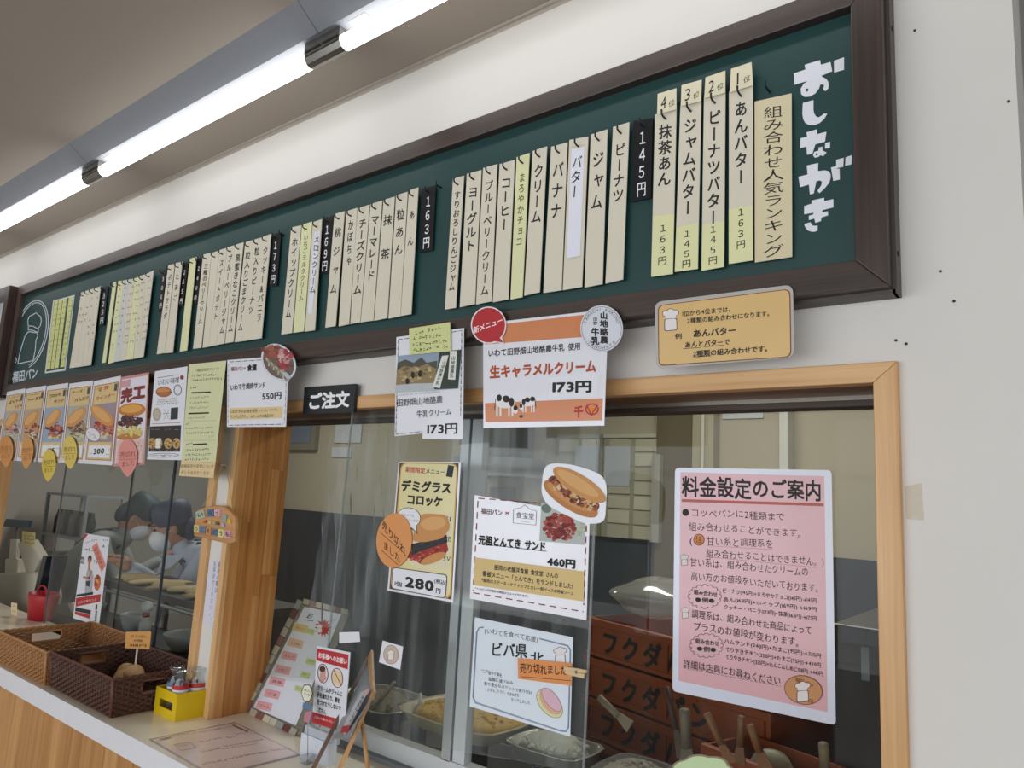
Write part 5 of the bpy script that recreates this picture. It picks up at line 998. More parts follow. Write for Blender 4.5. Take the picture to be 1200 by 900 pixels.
S.el(Ks(518, 425), (5.5, 9), -6, M('dfc79c')); S.ring(Ks(518, 425), (7, 11.8), -6, 1.0, M('8a2a2a')); S.line([Ks(500, 385), Ks(540, 465)], .9, M('8a2a2a'))
for i, t in enumerate(('クリームやジャムに', '手を触れたり、顔を', '近づけたりしないで', 'ください。')): S.text(t, Ks(414-i*2, 475+i*37), Ks([545, 532, 538, 465][i], [512, 546, 586, 610][i]), 6.4, .04)
S.end()
bp = at(*Ks(450, 700), yn); MB().box((at(357, 860, yn).x, yn-.010, ZC), (at(390, 870, yn).x, yn+.014, ZC+.052), M('d5dbe6', .4)).build('holder_base', S.t)
MB().box((at(358, 860, yn).x, yn-.004, ZC+.052), (at(396, 870, yn).x, yn+.006, ZC+.070), M('b9c0ca', .2, coat=.5)).build('holder_slot', S.t)
# small flower card on a wire with clear block
fb = atz(360, 894, ZC); fc = thing('card_clip', 'small clear block with a wire holding a white flower shaped card', 'card holder', fb[:])
bx = MB().box((fb.x-.013, fb.y-.013, ZC), (fb.x+.013, fb.y+.013, ZC+.018), glassy('block', (.85, .87, .88), .35, .02, gain=1.5)).build('block', fc); bevel(bx, .002)
t1, t2 = at(361, 850, fb.y), at(362, 826, fb.y)
MB().tube([(fb.x, fb.y, ZC+.015), t1, t2], .0009, M('b0b0b0', .25, metal=.9), 6).build('wire', fc)
c = Ks(358, 505); sh = []
for i in range(40):
    t = 2*pi*i/40; r = 1+.16*abs(cos(t*3)); sh.append((c[0]+cos(t)*5.8*r, c[1]+sin(t)*9.5*r))
S = Sheet([(352, 803), (366, 803), (366, 822), (352, 822)], fb.y-.002, parent=fc, mat=M('3a4a40'), shape=sh, th=.001, partname='flower_card')
S.poly([(c[0]+(a-c[0])*.88, c[1]+(b_-c[1])*.9) for a, b_ in sh], M('e4e2cc')); S.text('あん', (356, 808), (364, 810), 4, .01); S.text('いり', (356, 813), (364, 815), 4, .01); S.poly([(355.5, 823), (366, 826), (364, 833), (354, 829)], M('5a7a98')); S.poly([(357, 835), (366, 833), (362, 848), (356, 845)], M('b87a8a')); S.end()
# little easel
ez = thing('wooden_easel', 'small wooden easel sign seen almost from its side, at the picture\'s lower edge', 'easel', atz(405, 905, ZC)[:]); Kt = Z(280, 700, 2/9)
lwood = wood('easel_wood', 'b07a45', 'd8a871', 'Z'); dwood = wood('easel_dark', '4a3022', '7a5a44', 'Z')
BLp, TLp, TRp, BRp = at(*Kt(492, 745), .000), at(*Kt(688, 325), .085), at(*Kt(716, 500), .030), at(*Kt(560, 735), -.045)
n_ = (BRp-BLp).cross(TLp-BLp).normalized(); n_ = -n_ if n_.dot(CAM-BLp) < 0 else n_
def bar(p, q, w_, m, nm):
    d = (q-p).normalized(); s_ = d.cross(n_).normalized()*w_; MB().prism([p-s_, p+s_, q+s_, q-s_], n_*.008, m).build(nm, ez)
MB().prism([BLp, BRp, TRp, TLp], -n_*.004, M('8f9298', .4)).build('board', ez)
foot = atz(388, 912, ZC); bar(Vector((BLp.x-.03, BLp.y-.02, ZC)), TLp, .005, dwood, 'left_leg'); bar(atz(394, 916, ZC), TRp, .0055, lwood, 'right_leg')
MB().tube([atz(432, 908, ZC), at(*Kt(648, 650), .06)], .0052, lwood, 6).build('rear_leg', ez)
MB().prism([TLp, TLp+Vector((.012, 0, .022)), TRp+Vector((.002, 0, .0)), TRp-(TRp-TLp)*.02+Vector((0, 0, -.02))], n_*.006, lwood).build('top_rail', ez)
S = Sheet([Kt(690, 325), Kt(716, 500), Kt(560, 735), Kt(492, 745)], (BLp, n_), parent=ez, mat=M('8f9298'), shape=[Kt(600, 600), Kt(602, 600), Kt(602, 602)], th=.0002, partname='pin')
S.poly([Kt(640, 500), Kt(690, 480), Kt(560, 730), Kt(540, 700)], M('b9bcc2', .3, coat=.4)); S.vtext('お会計はこちら', Kt(660, 520), Kt(585, 665), 5.5, .03, rt=(.6, .8)); S.poly([Kt(545, 680), Kt(590, 672), Kt(575, 712), Kt(535, 715)], M('a8343a')); S.el(Kt(672, 500), (2.4, 3.6), 30, M('d0a8a8')); S.end()
# red basket with a strap at the left
rb = thing('red_bucket', 'small red bucket with handle and a cream label, at the picture\'s left edge', 'bucket', atz(30, 728, ZC)[:]); rc = atz(30, 727, ZC)+Vector((0, .06, 0)); rm_ = M('a81e28', .45)
cw_ = .092
ax_ = Matrix.Diagonal((1.0, .62, 1.0))
MB().lathe(rc, [(0, .001), (cw_*.82, .001), (cw_, .10), (cw_*.98, .115), (cw_*.94, .115), (cw_*.78, .01), (0, .01)], rm_, 28, ax_).build('body', rb)
MB().tube([rc+Vector((cos(t)*cw_*.55, -.01, .112+sin(t)*.035)) for t in [pi*i/12 for i in range(13)]], .004, rm_, 8).build('handle', rb)
bl = [(13, 706), (20, 707), (20, 722), (13, 720)]; S = Sheet(bl, rc.y-.068, parent=rb, mat=M('dcc9a0', .5), th=.0005, partname='label'); S.scrib((14, 710), (19, 710.5), 2, M('5a4a30')); S.scrib((14, 716), (19, 716.5), 2, M('5a4a30')); S.end()
# green cloud card at the bottom
c = (823, 905); sh = []
for i in range(60):
    t = 2*pi*i/60; r = 1+.12*abs(cos(t*3.5)); sh.append((c[0]+cos(t)*34*r, c[1]+sin(t)*19*r))
S = Sheet([(788, 884), (858, 884), (858, 928), (788, 928)], .02, 'cloud_card', 'pale green cloud shaped card with brown outline at the bottom edge', 'card', mat=M('8a7a62', .5), shape=sh, th=.003)
S.poly([(c[0]+(a-c[0])*.93, c[1]+(b_-c[1])*.9) for a, b_ in sh], M('c3d8a8')); S.text('ご案内', (800, 908), (846, 908), 10, .02, M('4a5a3a')); S.end()

# wrinkled clear vinyl hanging behind the acrylic
VP = glassy('vinyl', (.97, .98, .98), .07, .14, True, hazec='f0f4f8', gain=5)  # pale haze streaks put bright glare into the film's colour
vt = MB(); xa, xb = at(388, 495, .09).x, at(478, 495, .09).x; N = 150; rn = random.Random(4); phs = [(rn.uniform(20, 160), rn.random()*6, rn.uniform(.3, 1)) for _ in range(7)]
vs = []; rowsN = 26
for j in range(rowsN+1):
    z = 1.66-(1.66-1.14)*j/rowsN; am = .0026+.004*j/rowsN
    for i in range(N+1):
        x = xa+(xb-xa)*i/N+(.03*(j/rowsN))*sin(j*.2); y = .090+am*sum(a*sin(f_*(x+.06*sin(z*5+p))+p+z*2*a) for f_, p, a in phs)
        vs.append((x, y, z))
vt.add(vs, [[j*(N+1)+i, j*(N+1)+i+1, (j+1)*(N+1)+i+1, (j+1)*(N+1)+i] for j in range(rowsN) for i in range(N)], VP, True)
tag(vt.build('vinyl_curtain', None, ((xa+xb)/2, .09, 1.14)), 'wrinkled clear vinyl curtain hanging left of the yellow 280円 poster', 'curtain')

# ============================================================ THE KITCHEN
st = M('8d9294', .32, metal=.8); dkm = M('2a2c2e', .5)
# long dark worktop behind the right window
kt = thing('kitchen_counter', 'dark kitchen counter behind the right window with trays of spread', 'counter', (-.9, .42, 0))
MB().box((-2.0, .20, .74), (-.50, .62, .78), M('3a3d3f', .35, metal=.3)).build('worktop', kt); MB().box((-1.98, .22, 0), (-.52, .60, .739), dkm).build('cabinet_body', kt)
# orange bread crates
crm = M('93471f', .45, noise=.05); crd = M('a04c20', .5)
La, Rb = at(690, 722, .85), at(903, 830, .66); dv = Vector((Rb.x-La.x, Rb.y-La.y, 0)); CL = dv.length; dv.normalize(); pv = Vector((-dv.y, dv.x, 0))
PITCH = .118; topz = 1.150; NCR = 9
def crate(o, z0, label, txt=True, L=CL, W_=.40, H=.112, grp='stacked orange bread crates'):
    t = thing('bread_crate', label, 'crate', (o.x, o.y, z0), grp); v = lambda a, b_, c: (Vector((o.x, o.y, 0))+dv*a+pv*b_+Vector((0, 0, z0+c)))
    def bx(a0, a1, b0, b1, c0, c1, m): 
        q = MB(); q.add([v(a0, b0, c0), v(a1, b0, c0), v(a1, b1, c0), v(a0, b1, c0), v(a0, b0, c1), v(a1, b0, c1), v(a1, b1, c1), v(a0, b1, c1)], [(0, 3, 2, 1), (4, 5, 6, 7), (0, 1, 5, 4), (1, 2, 6, 5), (2, 3, 7, 6), (3, 0, 4, 7)], m); return q
    bx(0, L, 0, W_, 0, .006, crm).build('floor', t)
    bx(0, L, 0, .006, .006, H-.022, crm).build('long_side', t); bx(0, L, W_-.006, W_, .006, H, crm).build('long_side', t); bx(0, .006, .006, W_-.006, .006, H, crm).build('short_side', t); bx(L-.006, L, .006, W_-.006, .006, H, crm).build('short_side', t)
    bevel(bx(-.008, L+.008, -.010, .008, H-.022, H, crm).build('rim', t), .003); bevel(bx(-.005, L+.005, -.006, .002, 0, .012, crm).build('foot_rib', t), .002)
    for a in (.012, L*.5, L-.02): bx(a, a+.006, -.006, 0, .012, H-.022, crm).build('rib', t)
    for k in range(5): bx(.06+k*.14, .066+k*.14, -.0105, -.0098, H-.014, H-.008, crd).build('rivet', t)
    if txt:
        tm = M('1c1512', .6); b = MB(); x = .065
        for ch in 'フクダパン':
            vs, fs, ad = glyph(ch, .04); sc = .074
            for dx_, dz_ in ((0, 0),): b.add([v(x+(gx+dx_)*sc, -.0015-.0002-gk*1e-5, .048+(gy+dz_)*sc) for gx, gy, gk in vs], fs, tm)
            x += .088
        b.build('lettering', t)
    return t
ordn = ['bottom', 'second from the floor', 'third from the floor', 'fourth from the floor', 'fifth from the floor', 'fourth from the top', 'third from the top', 'second from the top', 'topmost']
for k in range(NCR):
    z = topz-PITCH*(NCR-k)+.002
    crate(La, max(z, 0.0), 'orange bread crate with black katakana, %s of the stack behind the glass' % ordn[k])
R2 = at(905, 884, .42)
crate(Vector((R2.x-.18, R2.y+.08, 0)), .866, 'orange crate with a whitish bag inside, lower right behind the glass', False, L=.26, W_=.16, H=.105, grp=None)
pb_ = MB().ell((R2.x-.05, R2.y+.15, .925), (.06, .045, .045), M('a9a68e', .5), 20, 12, jit=.2, seed=3).build('paper_bag', None, (R2.x-.05, R2.y+.15, .9)); tag(pb_, 'crumpled whitish bag lying in the lower right orange crate', 'bag')
# plastic bag on the crates
bp_ = at(765, 722, .95); bg = MB().ell((bp_.x, bp_.y+.03, 1.215), (.17, .12, .060), glassy('bag_plastic', (.8, .82, .82), .5, .12, hazec='b9bab4', gain=1.8), 40, 24, jit=.16, seed=8)
tag(bg.build('plastic_bag', None, (bp_.x, bp_.y+.03, 1.09)), 'translucent whitish plastic bag lying on top of the orange crate stack', 'bag')
# trays of spread
def tray(c, L, W_, col, label, z, nm='spread_tray', H=.035, mnd=.03, m=None, seed=1, rot=0.0):
    t = thing(nm, label, 'tray', (c[0], c[1], z-H), 'trays of filling behind the glass'); m = m or M('a8a8a0', .3, metal=.7); R = Matrix.Rotation(rot, 3, 'Z'); o = Vector((c[0], c[1], z-H))
    def ringp(l, w, zz, r=.25, n=28):
        out = []
        for i in range(n):
            a = 2*pi*i/n; ca, sa = cos(a), sin(a); k = 1/max(abs(ca), abs(sa)); k = k*(1-r)+r*1.15
            out.append(o+R @ Vector((ca*k*l/2, sa*k*w/2, zz)))
        return out
    prof = [(.84, .84, 0), (.93, .93, H*.95), (1.0, 1.0, H), (1.0, 1.0, H-.003), (.91, .91, H*.9), (.82, .82, .004)]
    vs = []; 
    for l, w, zz in prof: vs += ringp(L*l, W_*w, zz)
    n = 28; b = MB(); b.add(vs, [[i*n+k, i*n+(k+1) % n, (i+1)*n+(k+1) % n, (i+1)*n+k] for i in range(len(prof)-1) for k in range(n)]+[list(range(n))[::-1], [5*n+k for k in range(n)]], m, True); b.build('tray_body', t)
    f = MB(); rn = random.Random(seed)
    f.ell(o+Vector((0, 0, H*.45)), (L*.45, W_*.43, mnd), M(col, .6, noise=.25, scale=60, bump=.5), 26, 12, rot=R, jit=.16, seed=seed)
    rc_ = random.Random(seed+20)
    for q_ in range(110):
        a_ = rc_.random()*2*pi; k_ = sqrt(rc_.random())*.92; sx_ = rc_.uniform(.004, .009); zz_ = H*.45+mnd*sqrt(max(0, 1-k_*k_))*.92
        f.ell(o+R @ Vector((L*.45*k_*cos(a_), W_*.43*k_*sin(a_), zz_)), (sx_, sx_, sx_*.7), M(col, .6, noise=.25, scale=60, bump=.5), 6, 4)
    f.v = [Vector((p.x, p.y, max(p.z, o.z+.006))) for p in f.v]; f.build('filling', t); return t
HZ = .80
tray((at(548, 830, .36).x, .36), .34, .24, 'd0a63c', 'shallow tray of yellow filling behind the handwritten blue bordered poster', .935, seed=2, mnd=.045, m=M('b5a98a', .4))
tray((at(650, 878, .28).x, .28), .20, .15, 'c4c2b4', 'metal tray with whitish filling at the bottom of the glass', .955, seed=3, mnd=.04)
tray((at(440, 835, .36).x+.02, .36), .28, .22, '77705c', 'dim tray of greyish filling behind the wooden easel', .905, seed=4, mnd=.03)
tray((at(803, 890, .27).x, .27), .12, .12, '4a3628', 'narrow dark tub holding the dark brown spatula and the grey paddle', .93, seed=7, m=M('3a2c24', .5))
tray((at(735, 880, .30).x+.02, .30), .15, .17, '9a9488', 'clear plastic tub of pale filling below the crate stack', .945, seed=5, m=glassy('tub', (.85, .86, .85), .25, .05, gain=1.5))
tray((at(870, 905, .24).x, .26), .30, .18, '6b5138', 'dark tub of brown filling with wooden paddles behind the cloud card', .905, seed=6, mnd=.04, m=M('3a2c24', .5))
# stands under the trays
for k, (px_, y_, zz) in enumerate(((548, .36, .900), (655, .28, .920), (440, .36, .870), (735, .30, .910), (870, .26, .870), (803, .27, .895))):
    x_ = at(px_, 850, y_).x+(.02 if px_ == 440 else 0)
    o = bevel(MB().box((x_-.045, y_-.04, .7805), (x_+.045, y_+.04, zz-.001), M('33363a', .4)).build('tub_riser', None, (x_, y_, .7805)), .006); tag(o, ['dark block under the yellow filling tray', 'dark block under the whitish filling tray', 'dark block under the greyish filling tray', 'dark block under the clear plastic tub', 'dark block under the brown filling tub', 'dark block under the narrow dark tub'][k], 'container')
# spatulas
def spat(p0, p1, y0, y1, w0, col, label, wd=True):
    a, b_ = at(*p0, y0), at(*p1, y1); t = thing('spatula', label, 'spatula', b_[:], 'wooden spatulas in the fillings'); m = wood('spat_'+col, col, col, 'Z') if False else M(col, .55, noise=.2, scale=40)
    d = (b_-a); s_ = d.cross(Vector((0, 1, 0))).normalized(); mid = a.lerp(b_, .62)
    MB().tube([a, a.lerp(b_, .3), mid], w0*.5, m, 8).build('handle', t)
    bevel(MB().prism([mid-s_*w0*.5, mid+s_*w0*.5, b_+s_*w0*.95, b_-s_*w0*.95], (0, .004, 0), m).build('blade', t), .001)
spat((541, 770), (549, 836), .34, .36, .010, '7a5236', 'brown wooden spatula standing in the yellow filling')
spat((702, 817), (738, 852), .30, .30, .016, '8a7e68', 'pale grey spatula leaning over the clear plastic tub')
spat((781, 805), (799, 888), .30, .275, .014, '4a3020', 'dark brown spatula left of the pink notice foot')
spat((802, 832), (806, 902), .24, .265, .022, '6f6656', 'short grey paddle above the cloud card')
spat((828, 836), (856, 895), .24, .26, .014, '8a5f3a', 'brown spatula leaning left behind the cloud card')
spat((869, 840), (866, 895), .24, .26, .014, '7a5234', 'upright brown spatula below the pink notice')
spat((879, 850), (897, 900), .24, .26, .016, '8a6040', 'brown spatula leaning left below the pink notice, rightmost of its cluster')
spat((965, 872), (968, 915), .2, .22, .018, '7a6a50', 'short paddle standing at the right end of the lower orange crate')
spat((462, 800), (434, 835), .30, .34, .012, '8a7a66', 'pale spatula leaning in the greyish filling behind the easel')
# white squeeze bottle
sq = at(490, 858, .33); sb = thing('squeeze_bottle', 'white squeeze bottle with red collar standing beside the dim tray', 'bottle', (sq.x, .33, .78))
MB().lathe((sq.x, .33, .78), [(0, 0), (.022, 0), (.022, .09), (.012, .11), (.012, .115)], M('8f9aa4', .4), 16).build('body', sb); MB().lathe((sq.x, .33, .78), [(.0135, .11), (.0135, .13)], M('8a2a20', .4), 14, cap=True).build('collar', sb); MB().lathe((sq.x, .33, .78), [(.011, .13), (.003, .18), (0, .18)], M('c4c8cc', .4), 12).build('nozzle', sb)
# dark cabinet at the right inside
cb = thing('dark_cabinet', 'tall dark brown cabinet inside at the right end of the window', 'cabinet', (-.34, .62, 0))
xl = at(975, 800, .60).x
bevel(MB().box((xl, .60, 0), (-.09, 1.15, 1.265), M('1c120f', .4, noise=.2)).build('body', cb), .006)
dd1 = at(1015, 778, .598); MB().box((dd1.x-.010, .5975, dd1.z-.035), (dd1.x+.006, .5995, dd1.z+.035), M('6a6f74', .3, metal=.5)).build('name_plate', cb)
MB().box((xl+.01, .5985, .9), (-.1, .5999, .905), M('120c0a')).box((xl+.01, .5985, 1.18), (-.1, .5999, 1.185), M('120c0a')).build('drawer_gap', cb)
# back wall furniture
nb = thing('pale_panel', 'pale panel covered with rows of pale sheets on the kitchen back wall', 'notice board', (-2.3, 2.56, 1.31)); nbm = M('b9b49c', .6)  # pale panel with a divider and rows of pale sheets
MB().box((-2.64, 2.565, 1.305), (-1.955, 2.599, 1.90), M('9c9a86', .6)).build('backing', nb); MB().box((-2.64, 2.555, 1.88), (-1.955, 2.565, 1.90), M('c4c2b2')).build('frame', nb)
MB().box((-2.325, 2.552, 1.305), (-2.305, 2.566, 1.90), M('84826e')).build('mullion', nb)
for c_ in range(4):
    for r_ in range(7):
        x0 = -2.63+c_*.172+(.02 if c_ > 1 else 0); z1 = 1.87-r_*.082
        if c_ < 2 and 1 <= r_ <= 3: continue
        MB().box((x0+.005, 2.558, z1-.072+rn.uniform(-.004, .004)), (x0+.148, 2.5645, z1), M(['bcb8a2', 'c6c2ac', 'b2ae98'][(c_+r_) % 3], .7)).build('paper_slip', nb)
MB().box((-2.50, 2.553, 1.60), (-2.33, 2.557, 1.83), M('b9c4d0', .5)).build('pale_sheet', nb); MB().box((-2.29, 2.553, 1.60), (-2.12, 2.557, 1.83), M('b4bcc4', .5)).build('pale_sheet', nb)
dr = struct(thing('door_1', '', '', (-1.85, 2.5, 0))); del dr['label']; del dr['category']
MB().box((-1.945, 2.54, 0), (-1.72, 2.595, 2.12), M('6a5f48', .6)).build('door_leaf', dr); MB().box((-1.72, 2.52, 0), (-1.60, 2.598, 2.14), M('aba58e', .5)).box((-1.66, 2.50, 0), (-1.645, 2.52, 2.14), M('d4d2c8', .5)).build('door_frame', dr)
MB().box((-1.945, 2.52, 2.10), (-1.22, 2.598, 2.16), M('aba58e', .5)).build('door_frame', dr)
MB().box((-1.245, 2.50, 1.30), (-1.205, 2.598, 2.14), M('cfd0c8', .4)).build('door_frame', dr)
MB().box((-1.95, 2.50, 1.30), (-1.90, 2.54, 1.78), M('a4a298', .4)).build('edge_strip', dr)
pn = tag(MB().box((-1.58, 2.59, 1.98), (-1.36, 2.599, 2.10), M('d0d4d8', .4)).build('wall_paper_sheet', None, (-1.47, 2.59, 2.0)), 'white sheet of paper high on the kitchen back wall beyond the pink notice', 'paper')
hd = thing('reflection_hood', 'grey hood shape standing in for a bluish reflection above the 460円 poster', 'hood', (-2.95, 2.3, 1.6))  # hood form added in place of a bluish reflection in the window glass
MB().box((-3.22, 2.25, 1.64), (-2.75, 2.598, 1.74), M('9aa0a4', .35, metal=.5)).build('canopy', hd); MB().box((-3.24, 2.235, 1.625), (-2.73, 2.599, 1.642), M('b4babc', .35, metal=.5)).build('canopy_lip', hd); MB().box((-3.1, 2.35, 1.742), (-2.85, 2.598, 2.6), M('7c8284', .35, metal=.5)).build('duct', hd)
MB().box((-3.12, 2.5, 1.30), (-2.98, 2.598, 1.56), M('8a8e8a', .5)).build('side_box', hd)
wf = thing('wall_picture', 'framed bluish panel on the kitchen wall seen at the left end of the right window', 'picture', (-5.3, 2.58, 1.8)); 
MB().box((-5.75, 2.56, 1.80), (-5.10, 2.599, 2.22), M('8a8678', .5)).build('frame', wf); MB().box((-5.72, 2.555, 1.86), (-5.16, 2.561, 2.19), M('7c8698', .4)).build('panel', wf)
for i, (px_, w2, h2, lab) in enumerate(((408, 30, 48, 'upper white sheet standing in for a pale reflection, left of the shore photo poster'), (400, 22, 20, 'lower white sheet standing in for a pale reflection, left of the shore photo poster'))):  # sheets added where a whitish reflection lies on the glass
    p = at(px_, 505+i*25, 2.59); o = MB().box((p.x-w2*.0055, 2.588, p.z-h2*.002), (p.x+w2*.0055, 2.597, p.z+h2*.002), M('c9ccd2', .5)).build('pale_sheet', None, (p.x, 2.59, p.z-h2*.002)); tag(o, lab, 'paper', 'sheets in place of reflections')
# bread and paper table behind the left window
sh_ = thing('steel_table', 'steel work table with a bright rail behind the left window', 'table', (-3.3, .7, 0))
MB().box((-3.98, .52, .955), (-2.75, .86, .985), M('6a6f70', .3, metal=.8)).build('table_top', sh_); MB().tube([(-3.98, .515, .94), (-2.75, .515, .94)], .009, M('c9ccce', .25, metal=.6), 10).build('front_rail', sh_)
for x_ in (-3.95, -3.36, -2.78):
    for y_ in (.55, .83): MB().tube([(x_, y_, 0), (x_, y_, .955)], .014, st, 8).build('leg', sh_)
MB().box((-3.96, .54, .60), (-2.77, .84, .62), M('4a4e50', .4, metal=.6)).build('lower_shelf', sh_)
rn = random.Random(9)
for i in range(11):
    x_ = -3.90+i*.105; zz = .986+(i % 3)*.002
    o = MB().ell((x_, .64+rn.uniform(-.03, .05), .986+.014), (.049, .10, .014), M(['c9b07c', 'b89c6a', 'd0bb8c'][i % 3], .7, noise=.15, scale=25), 18, 8, jit=.12, seed=i).build('flat_bread', None, (x_, .64, .986))
    tag(o, 'flat pale packet on the steel table, %s' % ['leftmost of the row', 'second from the left', 'third from the left', 'fourth from the left', 'fifth from the left', 'in the middle of the row', 'fifth from the right', 'fourth from the right', 'third from the right', 'second from the right', 'rightmost of the row'][i], 'bread', 'flat packets along the steel table')
BZL = at(165, 735, .30).z-.04
# white tubs and cloth below the rail
for i, (px_, py_, r_, h_, col, lab) in enumerate(((146, 735, .06, .07, 'a9adb0', 'white bowl in the dark below the steel table, left one'), (212, 745, .10, .06, '8f9496', 'wide grey bowl beside the casing below the steel table'), (88, 738, .08, .05, '8c8a84', 'low grey tray left of the tall narrow poster'))):
    p = at(px_, py_, .30); p.z = BZL+h_*.5; t = thing('mixing_bowl', lab, 'bowl', (p.x, .34, p.z-h_*.5), 'bowls behind the left window')
    MB().lathe((p.x, .34, p.z-h_*.5), [(0, 0), (r_*.6, .0), (r_*.85, h_*.5), (r_, h_), (r_*.97, h_), (r_*.8, h_*.5), (r_*.55, .006), (0, .006)], M(col, .35), 26).build('bowl', t)
lt = thing('low_bench', 'dark low bench carrying bowls behind the left window', 'bench', (-3.3, .35, 0))
bzl = at(165, 735, .30).z-.04
MB().box((-4.05, .27, bzl-.03), (-2.2, .46, bzl-.001), M('3c4042', .35, metal=.5)).build('bench_top', lt); MB().box((-4.05, .28, 0), (-2.2, .45, bzl-.031), dkm).build('bench_body', lt)
# squeeze bottle white with red
p = at(178, 715, .32); t = thing('spray_bottle', 'small white bottle with red neck below the steel table', 'bottle', (p.x, .30, bzl))
MB().lathe((p.x, .30, bzl), [(0, 0), (.022, 0), (.024, .06), (.012, .085)], M('b4b8ba', .4), 14).build('body', t); MB().lathe((p.x, .30, bzl), [(.013, .085), (.013, .10)], M('8a3028', .4), 12, cap=True).build('neck', t); MB().ell((p.x, .30, bzl+.125), (.035, .02, .022), M('c4c6c6', .5), 14, 8).build('head', t)
# register
rg = thing('cash_register', 'beige cash register with tilted display behind the glass at the left', 'cash register', (-4.6, .45, .72)); rgm = M('c2bfb0', .5); rgd = M('5f5e56', .5)
def pq(pts, y): return [at(a, b_, y) for a, b_ in pts]
bevel(MB().prism(pq([(-14, 672), (40, 670), (44, 700), (38, 738), (-16, 740)], .34), (0, .12, 0), rgm).build('body', rg), .012)
bevel(MB().prism(pq([(20, 636), (33, 632), (47, 655), (38, 672), (30, 671)], .35), (0, .05, 0), rgm).build('customer_display', rg), .006)
bevel(MB().prism(pq([(6, 655), (20, 655), (19, 676), (5, 676)], .36), (0, .06, 0), rgm).build('printer', rg), .006)
bevel(MB().prism(pq([(12, 632), (19, 632), (18, 656), (10, 656)], .36), (0, .02, 0), rgm).build('display_post', rg), .003)
bevel(MB().prism(pq([(50, 651), (55, 652), (44, 697), (39, 696)], .33), (0, .10, 0), M('23282c', .2, coat=.5)).build('tablet_screen', rg), .002)
S = Sheet([(26, 622), (41.5, 624.5), (40.5, 640.5), (25.5, 637.5)], .335, 'note', 'small yellow note stuck on the cash register display', 'note', mat=M('cdc48a', .6), th=.0004)
for i in range(3): S.scrib((28, 627+i*4.3), (39.5, 628.5+i*4.3), 3, M('3a3a28'), seed=i, dens=1)
S.end()
rt_ = thing('register_table', 'dark low table carrying the cash register behind the left glass', 'table', (-4.7, .45, 0)); zr = min(at(-16, 740, .34).z, at(38, 738, .34).z); MB().box((-5.4, .30, zr-.03), (-4.1, .47, zr-.001), M('3c4042', .4)).build('table_top', rt_); MB().box((-5.35, .32, 0), (-4.15, .46, zr-.031), dkm).build('table_body', rt_)
mn = thing('hanging_monitor', 'small blue grey monitor above the cash register', 'monitor', (-5.0, .52, 1.2)); MB().prism(pq([(7, 608), (34, 610), (32, 618.5), (3, 617)], .52), (0, .02, 0), M('4f6272', .3)).build('screen', mn); MB().tube([at(20, 618, .53), at(18, 660, .53)], .006, rgd, 6).build('post', mn)
# pale rack built in place of window frame lines reflected in the glass
rk = thing('reflection_rack', 'pale metal rack standing in for reflected window frame lines, left of the workers', 'shelf', (-5.76, 1.1, 0))
for x_, y_ in ((-6.1, .98), (-5.42, .98), (-6.1, 1.22), (-5.42, 1.22)): MB().box((x_-.011, y_-.011, 0), (x_+.011, y_+.011, 1.36), M('b4babf', .4, metal=.3)).build('post', rk)
for z_ in (.45, .75, 1.05, 1.34): MB().box((-6.11, .97, z_), (-5.41, 1.23, z_+.018), M('b4babf', .4, metal=.3)).build('shelf_panel', rk)
for i in range(7):
    x_ = -6.03+i*.09; o = MB().lathe((x_, 1.05, 1.0685), [(0, 0), (.032, 0), (.032, .10+.03*(i % 2)), (.018, .15), (.018, .17)], M(['5a4a44', '8f8c86', '3f4a44', 'a8a498'][i % 4], .4), 14, cap=True).build('canister', None, (x_, 1.05, 1.0685)); tag(o, 'dim canister on the pale metal rack, %s' % ['leftmost', 'second from the left', 'third from the left', 'middle one', 'third from the right', 'second from the right', 'rightmost'][i], 'canister', 'canisters on the rack')
for i in range(3):
    o = bevel(MB().box((-6.07+i*.21, 1.0, .7685), (-5.89+i*.21, 1.18, .93), M(['b8b4a8', '7a4a2c', '8a8c88'][i], .6)).build('storage_box', None, (-5.98+i*.21, 1.09, .7685)), .01); tag(o, ['white storage box on the rack, left one', 'brown storage box on the rack, middle one', 'grey storage box on the rack, right one'][i], 'box')
q_ = [atx(a, b_, WX0+.001) for a, b_ in ((178, 548), (206, 544), (203, 582), (176, 584))]
tag(MB().prism(q_, (.004, 0, 0), M('c9cac4', .6)).build('wall_calendar', None, q_[3]), 'pale paper calendar on the far kitchen wall above the two workers', 'calendar')

